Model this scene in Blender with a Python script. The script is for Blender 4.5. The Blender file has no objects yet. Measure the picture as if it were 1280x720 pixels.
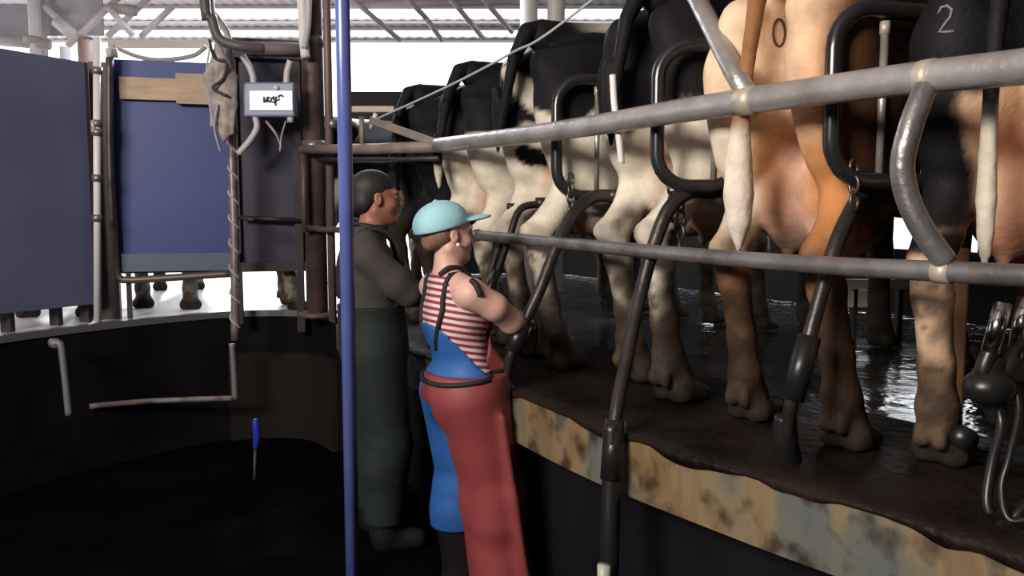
import bpy, math, random
import numpy as np
from mathutils import Vector, Matrix, noise
from mathutils.bvhtree import BVHTree
random.seed(5)
R = math.radians
COL = bpy.context.scene.collection
# ------------------------------------------------------------------ camera
CAMZ = 1.58; PITCH = R(5.3); FPX = 1050.0
cd = bpy.data.cameras.new('camera'); cd.sensor_width = 36; cd.lens = FPX / 1280 * 36
cd.clip_start = .05; cd.clip_end = 200
cam = bpy.data.objects.new('camera', cd); COL.objects.link(cam)
cam.location = (0, 0, CAMZ); cam.rotation_euler = (R(90) - PITCH, 0, 0)
bpy.context.scene.camera = cam

def P(px, py, Y):
    """world point at forward distance Y seen at a pixel of the photograph"""
    u = (px - 640) / FPX; v = (360 - py) / FPX
    t = Y / (math.cos(PITCH) + v * math.sin(PITCH))
    return Vector((u * t, Y, CAMZ + t * (v * math.cos(PITCH) - math.sin(PITCH))))

# ------------------------------------------------------------------ materials
MATS = {}
def mat(name, col, rough=.6, metal=0., noise_amt=.0, scale=6., col2=None, bump=0., bscale=30., spec=.5, stretch=None, detail=5., contrast=(.35,.65)):
    if name in MATS: return MATS[name]
    m = bpy.data.materials.new(name); m.use_nodes = True; nt = m.node_tree; N = nt.nodes; L = nt.links
    b = N['Principled BSDF']
    b.inputs['Base Color'].default_value = (*col, 1); b.inputs['Roughness'].default_value = rough
    b.inputs['Metallic'].default_value = metal; b.inputs['Specular IOR Level'].default_value = spec
    tc = N.new('ShaderNodeTexCoord'); mp = N.new('ShaderNodeMapping'); L.new(tc.outputs['Object'], mp.inputs['Vector'])
    if stretch: mp.inputs['Scale'].default_value = stretch
    if col2 is not None:
        nz = N.new('ShaderNodeTexNoise'); nz.inputs['Scale'].default_value = scale; nz.inputs['Detail'].default_value = detail
        L.new(mp.outputs['Vector'], nz.inputs['Vector'])
        cr = N.new('ShaderNodeValToRGB'); cr.color_ramp.elements[0].position = contrast[0]; cr.color_ramp.elements[1].position = contrast[1]
        cr.color_ramp.elements[0].color = (*col, 1); cr.color_ramp.elements[1].color = (*col2, 1)
        L.new(nz.outputs['Fac'], cr.inputs['Fac']); L.new(cr.outputs['Color'], b.inputs['Base Color'])
    if bump > 0:
        nb = N.new('ShaderNodeTexNoise'); nb.inputs['Scale'].default_value = bscale; nb.inputs['Detail'].default_value = 4
        L.new(mp.outputs['Vector'], nb.inputs['Vector'])
        bp = N.new('ShaderNodeBump'); bp.inputs['Strength'].default_value = bump; bp.inputs['Distance'].default_value = .02
        L.new(nb.outputs['Fac'], bp.inputs['Height']); L.new(bp.outputs['Normal'], b.inputs['Normal'])
    MATS[name] = m; return m

def coat_mat(name, rough=.65):
    if name in MATS: return MATS[name]
    m = bpy.data.materials.new(name); m.use_nodes = True; nt = m.node_tree; N = nt.nodes; L = nt.links
    b = N['Principled BSDF']; b.inputs['Roughness'].default_value = rough; b.inputs['Specular IOR Level'].default_value = .15
    a = N.new('ShaderNodeAttribute'); a.attribute_name = 'coat'
    tc = N.new('ShaderNodeTexCoord'); nz = N.new('ShaderNodeTexNoise'); nz.inputs['Scale'].default_value = 14; nz.inputs['Detail'].default_value = 6
    L.new(tc.outputs['Object'], nz.inputs['Vector'])
    mr = N.new('ShaderNodeMapRange'); mr.inputs['From Min'].default_value = .3; mr.inputs['From Max'].default_value = .7
    mr.inputs['To Min'].default_value = .78; mr.inputs['To Max'].default_value = 1.1
    L.new(nz.outputs['Fac'], mr.inputs['Value'])
    mx = N.new('ShaderNodeVectorMath'); mx.operation = 'SCALE'; L.new(a.outputs['Color'], mx.inputs[0]); L.new(mr.outputs['Result'], mx.inputs['Scale'])
    L.new(mx.outputs['Vector'], b.inputs['Base Color'])
    nb = N.new('ShaderNodeTexNoise'); nb.inputs['Scale'].default_value = 60; L.new(tc.outputs['Object'], nb.inputs['Vector'])
    bp = N.new('ShaderNodeBump'); bp.inputs['Strength'].default_value = .25; bp.inputs['Distance'].default_value = .01
    L.new(nb.outputs['Fac'], bp.inputs['Height']); L.new(bp.outputs['Normal'], b.inputs['Normal'])
    MATS[name] = m; return m

galv = mat('galvanised_pipe', (.30,.29,.30), .38, .6, col2=(.17,.155,.155), scale=9, bump=.15, bscale=40)
galv_worn = mat('worn_galvanised_pipe', (.46,.44,.44), .36, .45, col2=(.30,.275,.26), scale=7, bump=.2)
darkpipe = mat('dark_steel_pipe', (.035,.033,.034), .4, .6, col2=(.07,.055,.05), scale=10, bump=.15)
shiny = mat('polished_steel', (.6,.6,.62), .16, 1.)
hoopm = mat('smooth_dark_pipe', (.07,.072,.085), .25, .7, col2=(.05,.045,.045), scale=6)
rubber = mat('black_rubber', (.012,.012,.013), .35, 0, spec=.5)
white_pipe = mat('white_painted_pipe', (.8,.78,.8), .4)
bluepole = mat('blue_painted_pole', (.09,.13,.42), .28, .1, col2=(.13,.17,.48), scale=5, spec=.6)
panelA = mat('slate_blue_sheet', (.14,.155,.275), .55, .1, col2=(.12,.13,.235), scale=2, bump=.05, bscale=4)
panelB = mat('navy_blue_sheet', (.04,.065,.26), .5, .05, col2=(.035,.055,.21), scale=2)
panelC = mat('grey_blue_strip', (.10,.13,.19), .5, .05)
framem = mat('brown_black_frame', (.05,.04,.045), .5, .3, col2=(.035,.028,.03), scale=8)
board = mat('weathered_board', (.62,.47,.33), .8, 0, col2=(.45,.35,.27), scale=5, stretch=(1,1,6))
rustcol = mat('rusty_column', (.15,.095,.085), .55, .3, col2=(.09,.06,.06), scale=6, bump=.2)
timber = mat('pale_worn_beam', (.30,.25,.22), .6, .1, col2=(.2,.16,.15), scale=6)
ropem = mat('grey_rope', (.42,.46,.47), .8)
ragm = mat('hanging_rag', (.5,.45,.42), .9, col2=(.25,.2,.2), scale=14)
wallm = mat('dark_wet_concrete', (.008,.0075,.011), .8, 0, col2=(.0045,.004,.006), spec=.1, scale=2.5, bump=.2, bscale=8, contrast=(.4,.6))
wallbrown = mat('brown_pit_wall', (.018,.013,.010), .9, 0, spec=.2, col2=(.015,.012,.012), scale=3)
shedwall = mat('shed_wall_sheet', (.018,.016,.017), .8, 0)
roofm = mat('roof_sheet', (.40,.36,.38), .6, .2)
trussm = mat('truss_steel', (.40,.37,.38), .6, .2)
yardm = mat('pale_concrete_yard', (.8,.8,.8), .5, 0, col2=(.55,.54,.53), scale=1.5, bump=.3, bscale=3)
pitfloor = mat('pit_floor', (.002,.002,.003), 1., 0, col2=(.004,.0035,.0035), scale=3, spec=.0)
hornm = mat('hoof_horn', (.05,.035,.025), .6)

# wet deck / floor behind the cows: dark, glossy, wavy water film
def wet_material(name, c1, c2, r1, r2, bump, sc, spec=.5):
    m = bpy.data.materials.new(name); m.use_nodes = True; nt = m.node_tree; N = nt.nodes; L = nt.links; b = N['Principled BSDF']; b.inputs['Specular IOR Level'].default_value = spec
    tc = N.new('ShaderNodeTexCoord'); nz = N.new('ShaderNodeTexNoise'); nz.inputs['Scale'].default_value = 3.; nz.inputs['Detail'].default_value = 6
    L.new(tc.outputs['Object'], nz.inputs['Vector'])
    cr = N.new('ShaderNodeValToRGB'); cr.color_ramp.elements[0].position = .4; cr.color_ramp.elements[1].position = .62
    cr.color_ramp.elements[0].color = (*c1, 1); cr.color_ramp.elements[1].color = (*c2, 1)
    L.new(nz.outputs['Fac'], cr.inputs['Fac']); L.new(cr.outputs['Color'], b.inputs['Base Color'])
    mr = N.new('ShaderNodeMapRange'); mr.inputs['From Min'].default_value = .4; mr.inputs['From Max'].default_value = .6
    mr.inputs['To Min'].default_value = r1; mr.inputs['To Max'].default_value = r2
    L.new(nz.outputs['Fac'], mr.inputs['Value']); L.new(mr.outputs['Result'], b.inputs['Roughness'])
    nb = N.new('ShaderNodeTexNoise'); nb.inputs['Scale'].default_value = sc; nb.inputs['Detail'].default_value = 3
    L.new(tc.outputs['Object'], nb.inputs['Vector'])
    bp = N.new('ShaderNodeBump'); bp.inputs['Strength'].default_value = bump; bp.inputs['Distance'].default_value = .02
    L.new(nb.outputs['Fac'], bp.inputs['Height']); L.new(bp.outputs['Normal'], b.inputs['Normal'])
    return m
wetfloor = wet_material('wet_concrete_floor', (.02,.018,.018), (.035,.032,.03), .05, .18, .4, 8, 1.)
deckm = wet_material('muddy_deck', (.006,.0035,.0025), (.016,.009,.006), .45, .75, .6, 22, .18)

def skirt_material():
    m = bpy.data.materials.new('stained_ochre_kerb'); m.use_nodes = True; nt = m.node_tree; N = nt.nodes; L = nt.links; b = N['Principled BSDF']
    b.inputs['Roughness'].default_value = .6
    tc = N.new('ShaderNodeTexCoord'); mp = N.new('ShaderNodeMapping'); mp.inputs['Scale'].default_value = (1,1,.35)
    L.new(tc.outputs['Object'], mp.inputs['Vector'])
    nz = N.new('ShaderNodeTexNoise'); nz.inputs['Scale'].default_value = 5.5; nz.inputs['Detail'].default_value = 5; L.new(mp.outputs['Vector'], nz.inputs['Vector'])
    cr = N.new('ShaderNodeValToRGB'); e = cr.color_ramp.elements
    e[0].position = .30; e[0].color = (.085,.10,.105,1); e[1].position = .75; e[1].color = (.13,.05,.022,1)
    for p, c in ((.42,(.13,.125,.095)), (.5,(.20,.15,.085)), (.57,(.17,.105,.05)), (.64,(.16,.125,.08))):
        k = e.new(p); k.color = (*c, 1)
    L.new(nz.outputs['Fac'], cr.inputs['Fac'])
    n2 = N.new('ShaderNodeTexNoise'); n2.inputs['Scale'].default_value = 11; n2.inputs['Detail'].default_value = 6; L.new(tc.outputs['Object'], n2.inputs['Vector'])
    r2 = N.new('ShaderNodeValToRGB'); r2.color_ramp.elements[0].position = .33; r2.color_ramp.elements[1].position = .5
    r2.color_ramp.elements[0].color = (.12,.08,.05,1); r2.color_ramp.elements[1].color = (1,1,1,1)
    L.new(n2.outputs['Fac'], r2.inputs['Fac'])
    mx = N.new('ShaderNodeMix'); mx.data_type = 'RGBA'; mx.blend_type = 'MULTIPLY'; mx.inputs[0].default_value = .85
    L.new(cr.outputs['Color'], mx.inputs[6]); L.new(r2.outputs['Color'], mx.inputs[7]); L.new(mx.outputs[2], b.inputs['Base Color'])
    return m
skirtm = skirt_material()

# ------------------------------------------------------------------ object helpers
def tag(o, label=None, cat=None, group=None, kind=None):
    if label: o['label'] = label
    if cat: o['category'] = cat
    if group: o['group'] = group
    if kind: o['kind'] = kind
    return o
def empty(name, loc, label, cat, group=None, rz=0):
    o = bpy.data.objects.new(name, None); COL.objects.link(o); o.location = loc; o.rotation_euler = (0, 0, rz)
    o.empty_display_size = .1
    return tag(o, label, cat, group)
def mesh(name, vf, m, parent=None, smooth=True, world=True, col=None):
    """vf = (verts, faces). world=True: verts in world space, shifted into an unrotated parent's frame"""
    v, f = vf
    if parent is not None and world:
        inv = (Matrix.Translation(parent.location) @ parent.rotation_euler.to_matrix().to_4x4()).inverted()
        v = [inv @ Vector(p) for p in v]
    me = bpy.data.meshes.new(name); me.from_pydata([tuple(p) for p in v], [], [tuple(q) for q in f]); me.update()
    if smooth: me.polygons.foreach_set('use_smooth', [True] * len(me.polygons))
    if m: me.materials.append(m)
    if col is not None:
        ca = me.color_attributes.new('coat', 'FLOAT_COLOR', 'POINT')
        ca.data.foreach_set('color', np.concatenate([col, np.ones((len(col), 1))], 1).astype(np.float32).ravel())
    o = bpy.data.objects.new(name, me); COL.objects.link(o)
    if parent is not None: o.parent = parent
    return o
def sub_part(o, part):
    '''o and part were built under the same thing; o becomes a piece of part'''
    o.parent = part; return o
def join(*parts):
    V = []; F = []
    for v, f in parts:
        n = len(V); V += [Vector(p) for p in v]; F += [tuple(i + n for i in q) for q in f]
    return V, F
def spline(pts, n=6):
    pts = [Vector(p) for p in pts]
    if len(pts) < 3: return pts
    out = []
    for i in range(len(pts) - 1):
        p0 = pts[max(i-1, 0)]; p1 = pts[i]; p2 = pts[i+1]; p3 = pts[min(i+2, len(pts)-1)]
        for k in range(n):
            t = k / n
            out.append(.5 * ((2*p1) + (p2-p0)*t + (2*p0-5*p1+4*p2-p3)*t*t + (3*p1-p0-3*p2+p3)*t**3))
    out.append(pts[-1]); return out
def tube(pts, r, res=14, closed=False, smooth=True, n=6):
    pts = spline(pts, n) if smooth and not closed else [Vector(p) for p in pts]
    N = len(pts); rs = r if callable(r) else (lambda t: r)
    V = []; F = []; up = None
    for i, p in enumerate(pts):
        if closed: d = pts[(i+1) % N] - pts[i-1]
        else: d = pts[min(i+1, N-1)] - pts[max(i-1, 0)]
        d.normalize()
        if up is None:
            up = Vector((0,0,1)) if abs(d.z) < .9 else Vector((1,0,0))
        s = d.cross(up); s.normalize(); up = s.cross(d); up.normalize()
        rr = rs(i / max(N-1, 1))
        for k in range(res):
            a = 2*math.pi*k/res; V.append(p + s*(rr*math.cos(a)) + up*(rr*math.sin(a)))
    for i in range(N if closed else N-1):
        j = (i+1) % N
        for k in range(res):
            k2 = (k+1) % res; F.append((i*res+k, i*res+k2, j*res+k2, j*res+k))
    if not closed:
        F.append(tuple(range(res))[::-1]); F.append(tuple((N-1)*res+k for k in range(res)))
    return V, F
def obox(c, ax, ay, az, hx, hy, hz, bev=0.):
    """bevelled box centred at c, unit axes, half sizes"""
    import bmesh
    bm = bmesh.new(); bmesh.ops.create_cube(bm, size=2)
    for v in bm.verts: v.co = Vector((v.co.x*hx, v.co.y*hy, v.co.z*hz))
    if bev: bmesh.ops.bevel(bm, geom=bm.edges[:], offset=bev, segments=2, affect='EDGES', profile=.5)
    bm.verts.ensure_lookup_table()
    V = [Vector(c) + ax*v.co.x + ay*v.co.y + az*v.co.z for v in bm.verts]; F = [tuple(v.index for v in f.verts) for f in bm.faces]
    bm.free(); return V, F
X_, Y_, Z_ = Vector((1,0,0)), Vector((0,1,0)), Vector((0,0,1))
def wbox(x0, x1, y0, y1, z0, z1, bev=0.):
    return obox(((x0+x1)/2, (y0+y1)/2, (z0+z1)/2), X_, Y_, Z_, abs(x1-x0)/2, abs(y1-y0)/2, abs(z1-z0)/2, bev)
def slab(a, b, z0, z1, th, bev=.004):
    """upright board between two plan points"""
    a = Vector((a[0], a[1], 0)); b = Vector((b[0], b[1], 0)); d = (b-a); L = d.length; d.normalize(); n = Vector((-d.y, d.x, 0))
    return obox(((a.x+b.x)/2, (a.y+b.y)/2, (z0+z1)/2), d, n, Z_, L/2, th/2, (z1-z0)/2, bev)

# ------------------------------------------------------------------ organic surfaces: smooth-union field + surface nets
class Field:
    def __init__(s, lo, hi, h):
        s.lo = np.array(lo, float); s.h = h; s.n = np.ceil((np.array(hi)-s.lo)/h).astype(int) + 1
        s.F = np.full(s.n, 1., np.float32)
    def box(s, lo, hi):
        i0 = np.clip(np.floor((np.array(lo)-s.lo)/s.h).astype(int), 0, s.n); i1 = np.clip(np.ceil((np.array(hi)-s.lo)/s.h).astype(int)+1, 0, s.n)
        ax = [s.lo[k] + s.h*np.arange(i0[k], i1[k], dtype=np.float32) for k in range(3)]
        return tuple(slice(i0[k], i1[k]) for k in range(3)), np.meshgrid(*ax, indexing='ij')
    def blend(s, sl, d, k, sub=False):
        a = s.F[sl]
        if a.size == 0: return
        d = d.astype(np.float32)
        if sub:
            hh = np.maximum(k - np.abs(a + d), 0); s.F[sl] = np.maximum(a, -d) + hh*hh/(4*k)
        else:
            hh = np.maximum(k - np.abs(a - d), 0); s.F[sl] = np.minimum(a, d) - hh*hh/(4*k)
    def cone(s, a, b, r1, r2=None, k=.04, sub=False, flat=None):
        r2 = r1 if r2 is None else r2
        a = np.array(a, float); b = np.array(b, float); m = max(r1, r2) + k + 3*s.h
        if flat: m *= max(1, *[1/f for f in flat])
        sl, (x, y, z) = s.box(np.minimum(a, b)-m, np.maximum(a, b)+m)
        ba = b-a; L2 = max((ba**2).sum(), 1e-9)
        t = np.clip(((x-a[0])*ba[0] + (y-a[1])*ba[1] + (z-a[2])*ba[2])/L2, 0, 1)
        fx = flat or (1,1,1)
        d = np.sqrt(((x-a[0]-t*ba[0])*fx[0])**2 + ((y-a[1]-t*ba[1])*fx[1])**2 + ((z-a[2]-t*ba[2])*fx[2])**2) - (r1 + (r2-r1)*t)
        s.blend(sl, d, k, sub)
    def ell(s, c, r, k=.04, rot=None, sub=False):
        c = np.array(c, float); r = np.array(r, float); m = r.max() + k + 3*s.h
        sl, (x, y, z) = s.box(c-m, c+m)
        q = [x-c[0], y-c[1], z-c[2]]
        if rot is not None:
            M = rot.to_matrix().transposed() if hasattr(rot, 'to_matrix') else rot.transposed()
            q = [M[i][0]*q[0] + M[i][1]*q[1] + M[i][2]*q[2] for i in range(3)]
        k0 = np.sqrt(sum((q[i]/r[i])**2 for i in range(3))); k1 = np.sqrt(sum((q[i]/r[i]**2)**2 for i in range(3)))
        s.blend(sl, k0*(k0-1)/np.maximum(k1, 1e-6), k, sub)
    def chain(s, pts, k=.03, **kw):
        for (a, ra), (b, rb) in zip(pts[:-1], pts[1:]): s.cone(a, b, ra, rb, k, **kw)
    def clip(s, fn):
        """keep where fn(x,y,z) <= 0"""
        ax = [s.lo[k] + s.h*np.arange(s.n[k], dtype=np.float32) for k in range(3)]
        x, y, z = np.meshgrid(*ax, indexing='ij'); s.F = np.maximum(s.F, fn(x, y, z).astype(np.float32))
    def nets(s):
        F = s.F; F[0]=F[-1]=1; F[:,0]=F[:,-1]=1; F[:,:,0]=F[:,:,-1]=1
        nx, ny, nz = F.shape; inside = F < 0
        c = [F[i:nx-1+i, j:ny-1+j, k:nz-1+k] for i in (0,1) for j in (0,1) for k in (0,1)]
        cs = sum((q < 0).astype(np.int8) for q in c); act = (cs > 0) & (cs < 8)
        I = np.argwhere(act); idx = -np.ones(act.shape, np.int64); idx[act] = np.arange(len(I))
        acc = np.zeros((len(I), 3)); cnt = np.zeros(len(I))
        cv = [q[act] for q in c]; off = [(i,j,k) for i in (0,1) for j in (0,1) for k in (0,1)]
        for a in range(8):
            for b in range(a+1, 8):
                d = np.array(off[b]) - np.array(off[a])
                if abs(d).sum() != 1: continue
                va, vb = cv[a], cv[b]; cr = (va < 0) != (vb < 0); t = np.where(cr, va/np.where(cr, va-vb, 1), 0)
                p = np.array(off[a])[None] + t[:, None]*d[None]; acc[cr] += p[cr]; cnt[cr] += 1
        V = s.lo + s.h*(I + acc/np.maximum(cnt, 1)[:, None])
        faces = []
        for ax in range(3):
            sl0 = [slice(None)]*3; sl1 = [slice(None)]*3; sl0[ax] = slice(0, -1); sl1[ax] = slice(1, None)
            A = inside[tuple(sl0)]; B = inside[tuple(sl1)]; E = np.argwhere(A != B)
            o = [k for k in range(3) if k != ax]
            E = E[(E[:, o[0]] > 0) & (E[:, o[1]] > 0) & (E[:, o[0]] < F.shape[o[0]]-1) & (E[:, o[1]] < F.shape[o[1]]-1)]
            def cell(d0, d1):
                q = E.copy(); q[:, o[0]] += d0; q[:, o[1]] += d1; return idx[q[:, 0], q[:, 1], q[:, 2]]
            Q = np.stack([cell(-1,-1), cell(0,-1), cell(0,0), cell(-1,0)], 1)
            flip = A[E[:,0], E[:,1], E[:,2]]
            if ax == 1: flip = ~flip
            Q[~flip] = Q[~flip][:, ::-1]; faces.append(Q)
        Fc = np.concatenate(faces); Fc = Fc[(Fc >= 0).all(1)]
        return V, Fc
def organic(name, field, m, parent=None, col=None, world=False):
    V, Fc = field.nets()
    me = bpy.data.meshes.new(name)
    me.vertices.add(len(V)); me.vertices.foreach_set('co', V.astype(np.float32).ravel())
    me.loops.add(len(Fc)*4); me.loops.foreach_set('vertex_index', Fc.astype(np.int32).ravel())
    me.polygons.add(len(Fc)); me.polygons.foreach_set('loop_start', np.arange(0, len(Fc)*4, 4, dtype=np.int32))
    me.polygons.foreach_set('use_smooth', np.ones(len(Fc), bool))
    me.update(calc_edges=True); me.validate()
    if m: me.materials.append(m)
    if col is not None:
        C = col(V); ca = me.color_attributes.new('coat', 'FLOAT_COLOR', 'POINT')
        ca.data.foreach_set('color', np.concatenate([C, np.ones((len(C), 1))], 1).astype(np.float32).ravel())
    o = bpy.data.objects.new(name, me); COL.objects.link(o)
    if parent is not None: o.parent = parent
    return o, V, Fc
# ------------------------------------------------------------------ plan of the pit
PZ = .88
right_edge = [(2.15,-1.9),(1.95,-.9),(1.72,.1),(1.42,.95),(1.03,1.70),(.66,2.19),(.29,2.72),(-.035,3.33),(-.45,4.12),(-.82,4.85),(-1.1,5.35)]
left_edge = [(-1.1,5.35),(-1.38,5.72),(-1.8,5.76),(-2.16,5.52),(-2.5,5.12),(-2.8,4.62),(-3.05,3.9),(-3.25,2.5),(-3.3,.5),(-3.2,-1.9)]
def dens(pts, n=5): return [Vector((p.x, p.y, 0)) for p in spline([(a, b, 0) for a, b in pts], n)]
RE = dens(right_edge); LE = dens(left_edge)
def offset(line, d):
    out = []
    for i, p in enumerate(line):
        t = (line[min(i+1, len(line)-1)] - line[max(i-1, 0)]).normalized(); out.append(p + Vector((t.y, -t.x, 0))*d)
    return out     # positive d: to the right of travel
# travel is away from camera on the right edge, so outward = right-hand side
ring = RE + LE[1:]
ring_out = offset(ring, .0)
# ground-level floor with the pit as a hole
c0 = Vector((-.6, 2, 0)); V = []; F = []
for p in offset(ring, .0):
    d = (p - c0).normalized(); V.append(Vector((p.x, p.y, PZ-.004))); V.append(Vector((c0.x + d.x*40, c0.y + d.y*40, PZ-.004)))
for i in range(len(ring)-1): F.append((2*i, 2*i+1, 2*i+3, 2*i+2))
V += [Vector((ring[0].x, -1.9, PZ-.004)), Vector((30, -30, PZ-.004)), Vector((-30, -30, PZ-.004)), Vector((ring[-1].x, -1.9, PZ-.004))]
nb = 2*len(ring); F.append((nb, nb+1, nb+2, nb+3))
F.append((0, 1, nb+1)); F.append((2*len(ring)-2, nb+2, 2*len(ring)-1))
fl = mesh('floor', (V, F), wetfloor, smooth=False); tag(fl, 'wet concrete shed floor behind the cows', None, kind='structure')
# yard outside the far open side: pale concrete in daylight
yl = [p for p in LE[4:] if p.y > 2]; V = []; F = []
for p in yl:
    d = (p - c0).normalized(); q = p + d*.10; V += [Vector((q.x, q.y, PZ+.004)), Vector((p.x + d.x*30, p.y + d.y*30, PZ+.004))]
for i in range(len(yl)-1): F.append((2*i, 2*i+1, 2*i+3, 2*i+2))
yd = mesh('floor_yard', (V, F), yardm, smooth=False); tag(yd, 'pale wet concrete yard beyond the panels', None, kind='structure')
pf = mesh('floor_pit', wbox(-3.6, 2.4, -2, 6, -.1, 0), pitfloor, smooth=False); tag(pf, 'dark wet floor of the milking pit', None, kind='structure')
def strip(line_a, za, line_b, zb):
    V = []; F = []
    for a, b in zip(line_a, line_b): V += [Vector((a.x, a.y, za)), Vector((b.x, b.y, zb))]
    for i in range(len(line_a)-1): F.append((2*i, 2*i+2, 2*i+3, 2*i+1))
    return V, F
def band(line, d0, d1, z0, z1):
    """solid band between two offsets of a plan line"""
    A = offset(line, d0); B = offset(line, d1); V = []; F = []
    for a, b in zip(A, B): V += [Vector((a.x,a.y,z0)), Vector((b.x,b.y,z0)), Vector((b.x,b.y,z1)), Vector((a.x,a.y,z1))]
    for i in range(len(A)-1):
        o = 4*i
        for k in range(4): F.append((o+k, o+(k+1)%4, o+4+(k+1)%4, o+4+k))
    F.append((0,3,2,1)); o = 4*(len(A)-1); F.append((o,o+1,o+2,o+3))
    return V, F
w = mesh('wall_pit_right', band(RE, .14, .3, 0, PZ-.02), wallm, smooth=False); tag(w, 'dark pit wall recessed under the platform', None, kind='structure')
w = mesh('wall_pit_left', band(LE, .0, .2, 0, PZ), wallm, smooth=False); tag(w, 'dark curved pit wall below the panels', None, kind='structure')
w = mesh('trim_1', band(LE, -.012, .05, PZ-.03, PZ+.012), mat('worn_steel_edge', (.2,.2,.22), .4, .5), smooth=False); tag(w, 'worn metal edge along the top of the pit wall', None, kind='structure')
w = mesh('wall_back_pit', slab((-3.6,-1.95), (2.6,-1.95), 0, 4.0, .1), shedwall, smooth=False); tag(w, kind='structure')
# brown lower lining on the far end of the pit wall
sub = [p for p in LE if -1.95 < p.x < -1.15]
w = mesh('trim_2', band(LE[1:13], -.05, -.005, .0, .60), wallbrown, smooth=False); tag(w, 'low brown lining at the far end of the pit', None, kind='structure')

# milking platform: deck, ochre kerb, mud lip
plat = empty('milking_platform', (.3, 2.9, PZ), 'long muddy milking platform with a stained ochre kerb, under the cows', 'platform')
mesh('deck', band(RE, .0, .85, PZ-.06, PZ+.003), deckm, plat, smooth=False)
mesh('kerb', band(RE, -.03, .06, PZ-.19, PZ-.002), skirtm, plat, smooth=False)
fine = dens(right_edge, 26); top_o = offset(fine, .04); top_i = offset(fine, -.036); V = []; F = []
for i, (a, b) in enumerate(zip(top_o, top_i)):
    n1 = noise.noise(Vector((b.x*3.1, b.y*3.1, 3))) + .45*noise.noise(Vector((b.x*9, b.y*9, 7)))
    dr = max(.006, .022 + .05*n1)
    V += [Vector((a.x, a.y, PZ+.008)), Vector((b.x, b.y, PZ+.006)), Vector((b.x, b.y, PZ-dr)), Vector((b.x+.006, b.y+.003, PZ-dr-.002))]
for i in range(len(fine)-1):
    for k in range(3): F.append((4*i+k, 4*i+4+k, 4*i+5+k, 4*i+1+k))
mesh('mud_lip', (V, F), deckm, plat)

# ------------------------------------------------------------------ shed shell
def nd(n, t): return Vector((.875*n - .485*t, .485*n + .875*t, 0))      # plan point: n across the rail, t along it
WN = 5.0
def wseg(t0, t1, z0, z1): return slab(nd(WN, t0), nd(WN, t1), z0, z1, .08, 0)
parts = [wseg(-6, 2.5, PZ, 4.6), wseg(2.5, 3.1, PZ, 4.6), wseg(3.1, 4.2, PZ, 1.32), wseg(3.1, 4.2, 2.15, 4.6), wseg(4.2, 4.95, PZ, 4.6), wseg(4.95, 5.15, .99, 4.6), wseg(5.15, 5.4, PZ, 4.6), wseg(5.4, 5.6, 1.04, 4.6), wseg(5.6, 5.9, PZ, 4.6), wseg(5.9, 7.9, PZ, 3.0)]
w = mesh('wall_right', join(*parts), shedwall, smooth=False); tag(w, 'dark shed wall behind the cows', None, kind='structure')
pe = nd(WN, 7.9)
w = mesh('wall_back', join(slab((pe.x, pe.y), (.0, 9.3), PZ, 2.9, .08, 0), slab((.0, 9.3), (-1.9, 9.3), 1.32, 2.86, .08, 0), slab((-.55, 9.3), (0, 9.3), PZ, 1.4, .08, 0), slab((-1.9,9.3),(-1.5,9.3),PZ,1.4,.08,0)), shedwall, smooth=False); tag(w, 'low dark wall below the bright opening', None, kind='structure')
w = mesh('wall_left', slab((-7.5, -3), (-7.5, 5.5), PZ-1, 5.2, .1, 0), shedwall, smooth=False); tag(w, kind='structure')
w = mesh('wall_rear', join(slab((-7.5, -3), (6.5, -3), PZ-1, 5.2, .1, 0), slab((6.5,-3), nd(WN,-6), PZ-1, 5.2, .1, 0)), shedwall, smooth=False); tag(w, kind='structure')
# roof: corrugated sheets with open light strips, falling towards the far side
def roofz(y): return 3.8 + .10*(11.3 - y)
def roof_part(x0, x1, y0, y1):
    V = []; F = []; n = int((x1-x0)/.07)
    for i in range(n+1):
        x = x0 + (x1-x0)*i/n; dz = .012*(i % 2)
        V += [Vector((x, y0, roofz(y0)+dz)), Vector((x, y1, roofz(y1)+dz)), Vector((x, y0, roofz(y0)+dz+.02)), Vector((x, y1, roofz(y1)+dz+.02))]
    for i in range(n):
        o = 4*i; F += [(o, o+4, o+5, o+1), (o+2, o+3, o+7, o+6)]
        F += [(o, o+2, o+6, o+4), (o+1, o+5, o+7, o+3)]
    return V, F
segs = [(-3.2, 10.03), (10.5, 10.79), (11.2, 11.32)]
for i, (a, b) in enumerate(segs):
    w = mesh('ceiling' if i == 0 else f'ceiling_{i}', roof_part(-8, 7, a, b), roofm, smooth=False); tag(w, 'corrugated roof sheet' if i == 0 else 'roof sheet between two bright gaps', None, kind='structure')
for i, y in enumerate((8.2, 9.1, 9.98, 10.53, 10.77, 11.28)):
    w = mesh(f'trim_{i+3}', obox((-.5, y, roofz(y)-.012), X_, Y_, Z_, 7.3, .022, .018, .004), trussm, smooth=False); tag(w, 'roof purlin across the far end of the shed', None, kind='structure')
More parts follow.
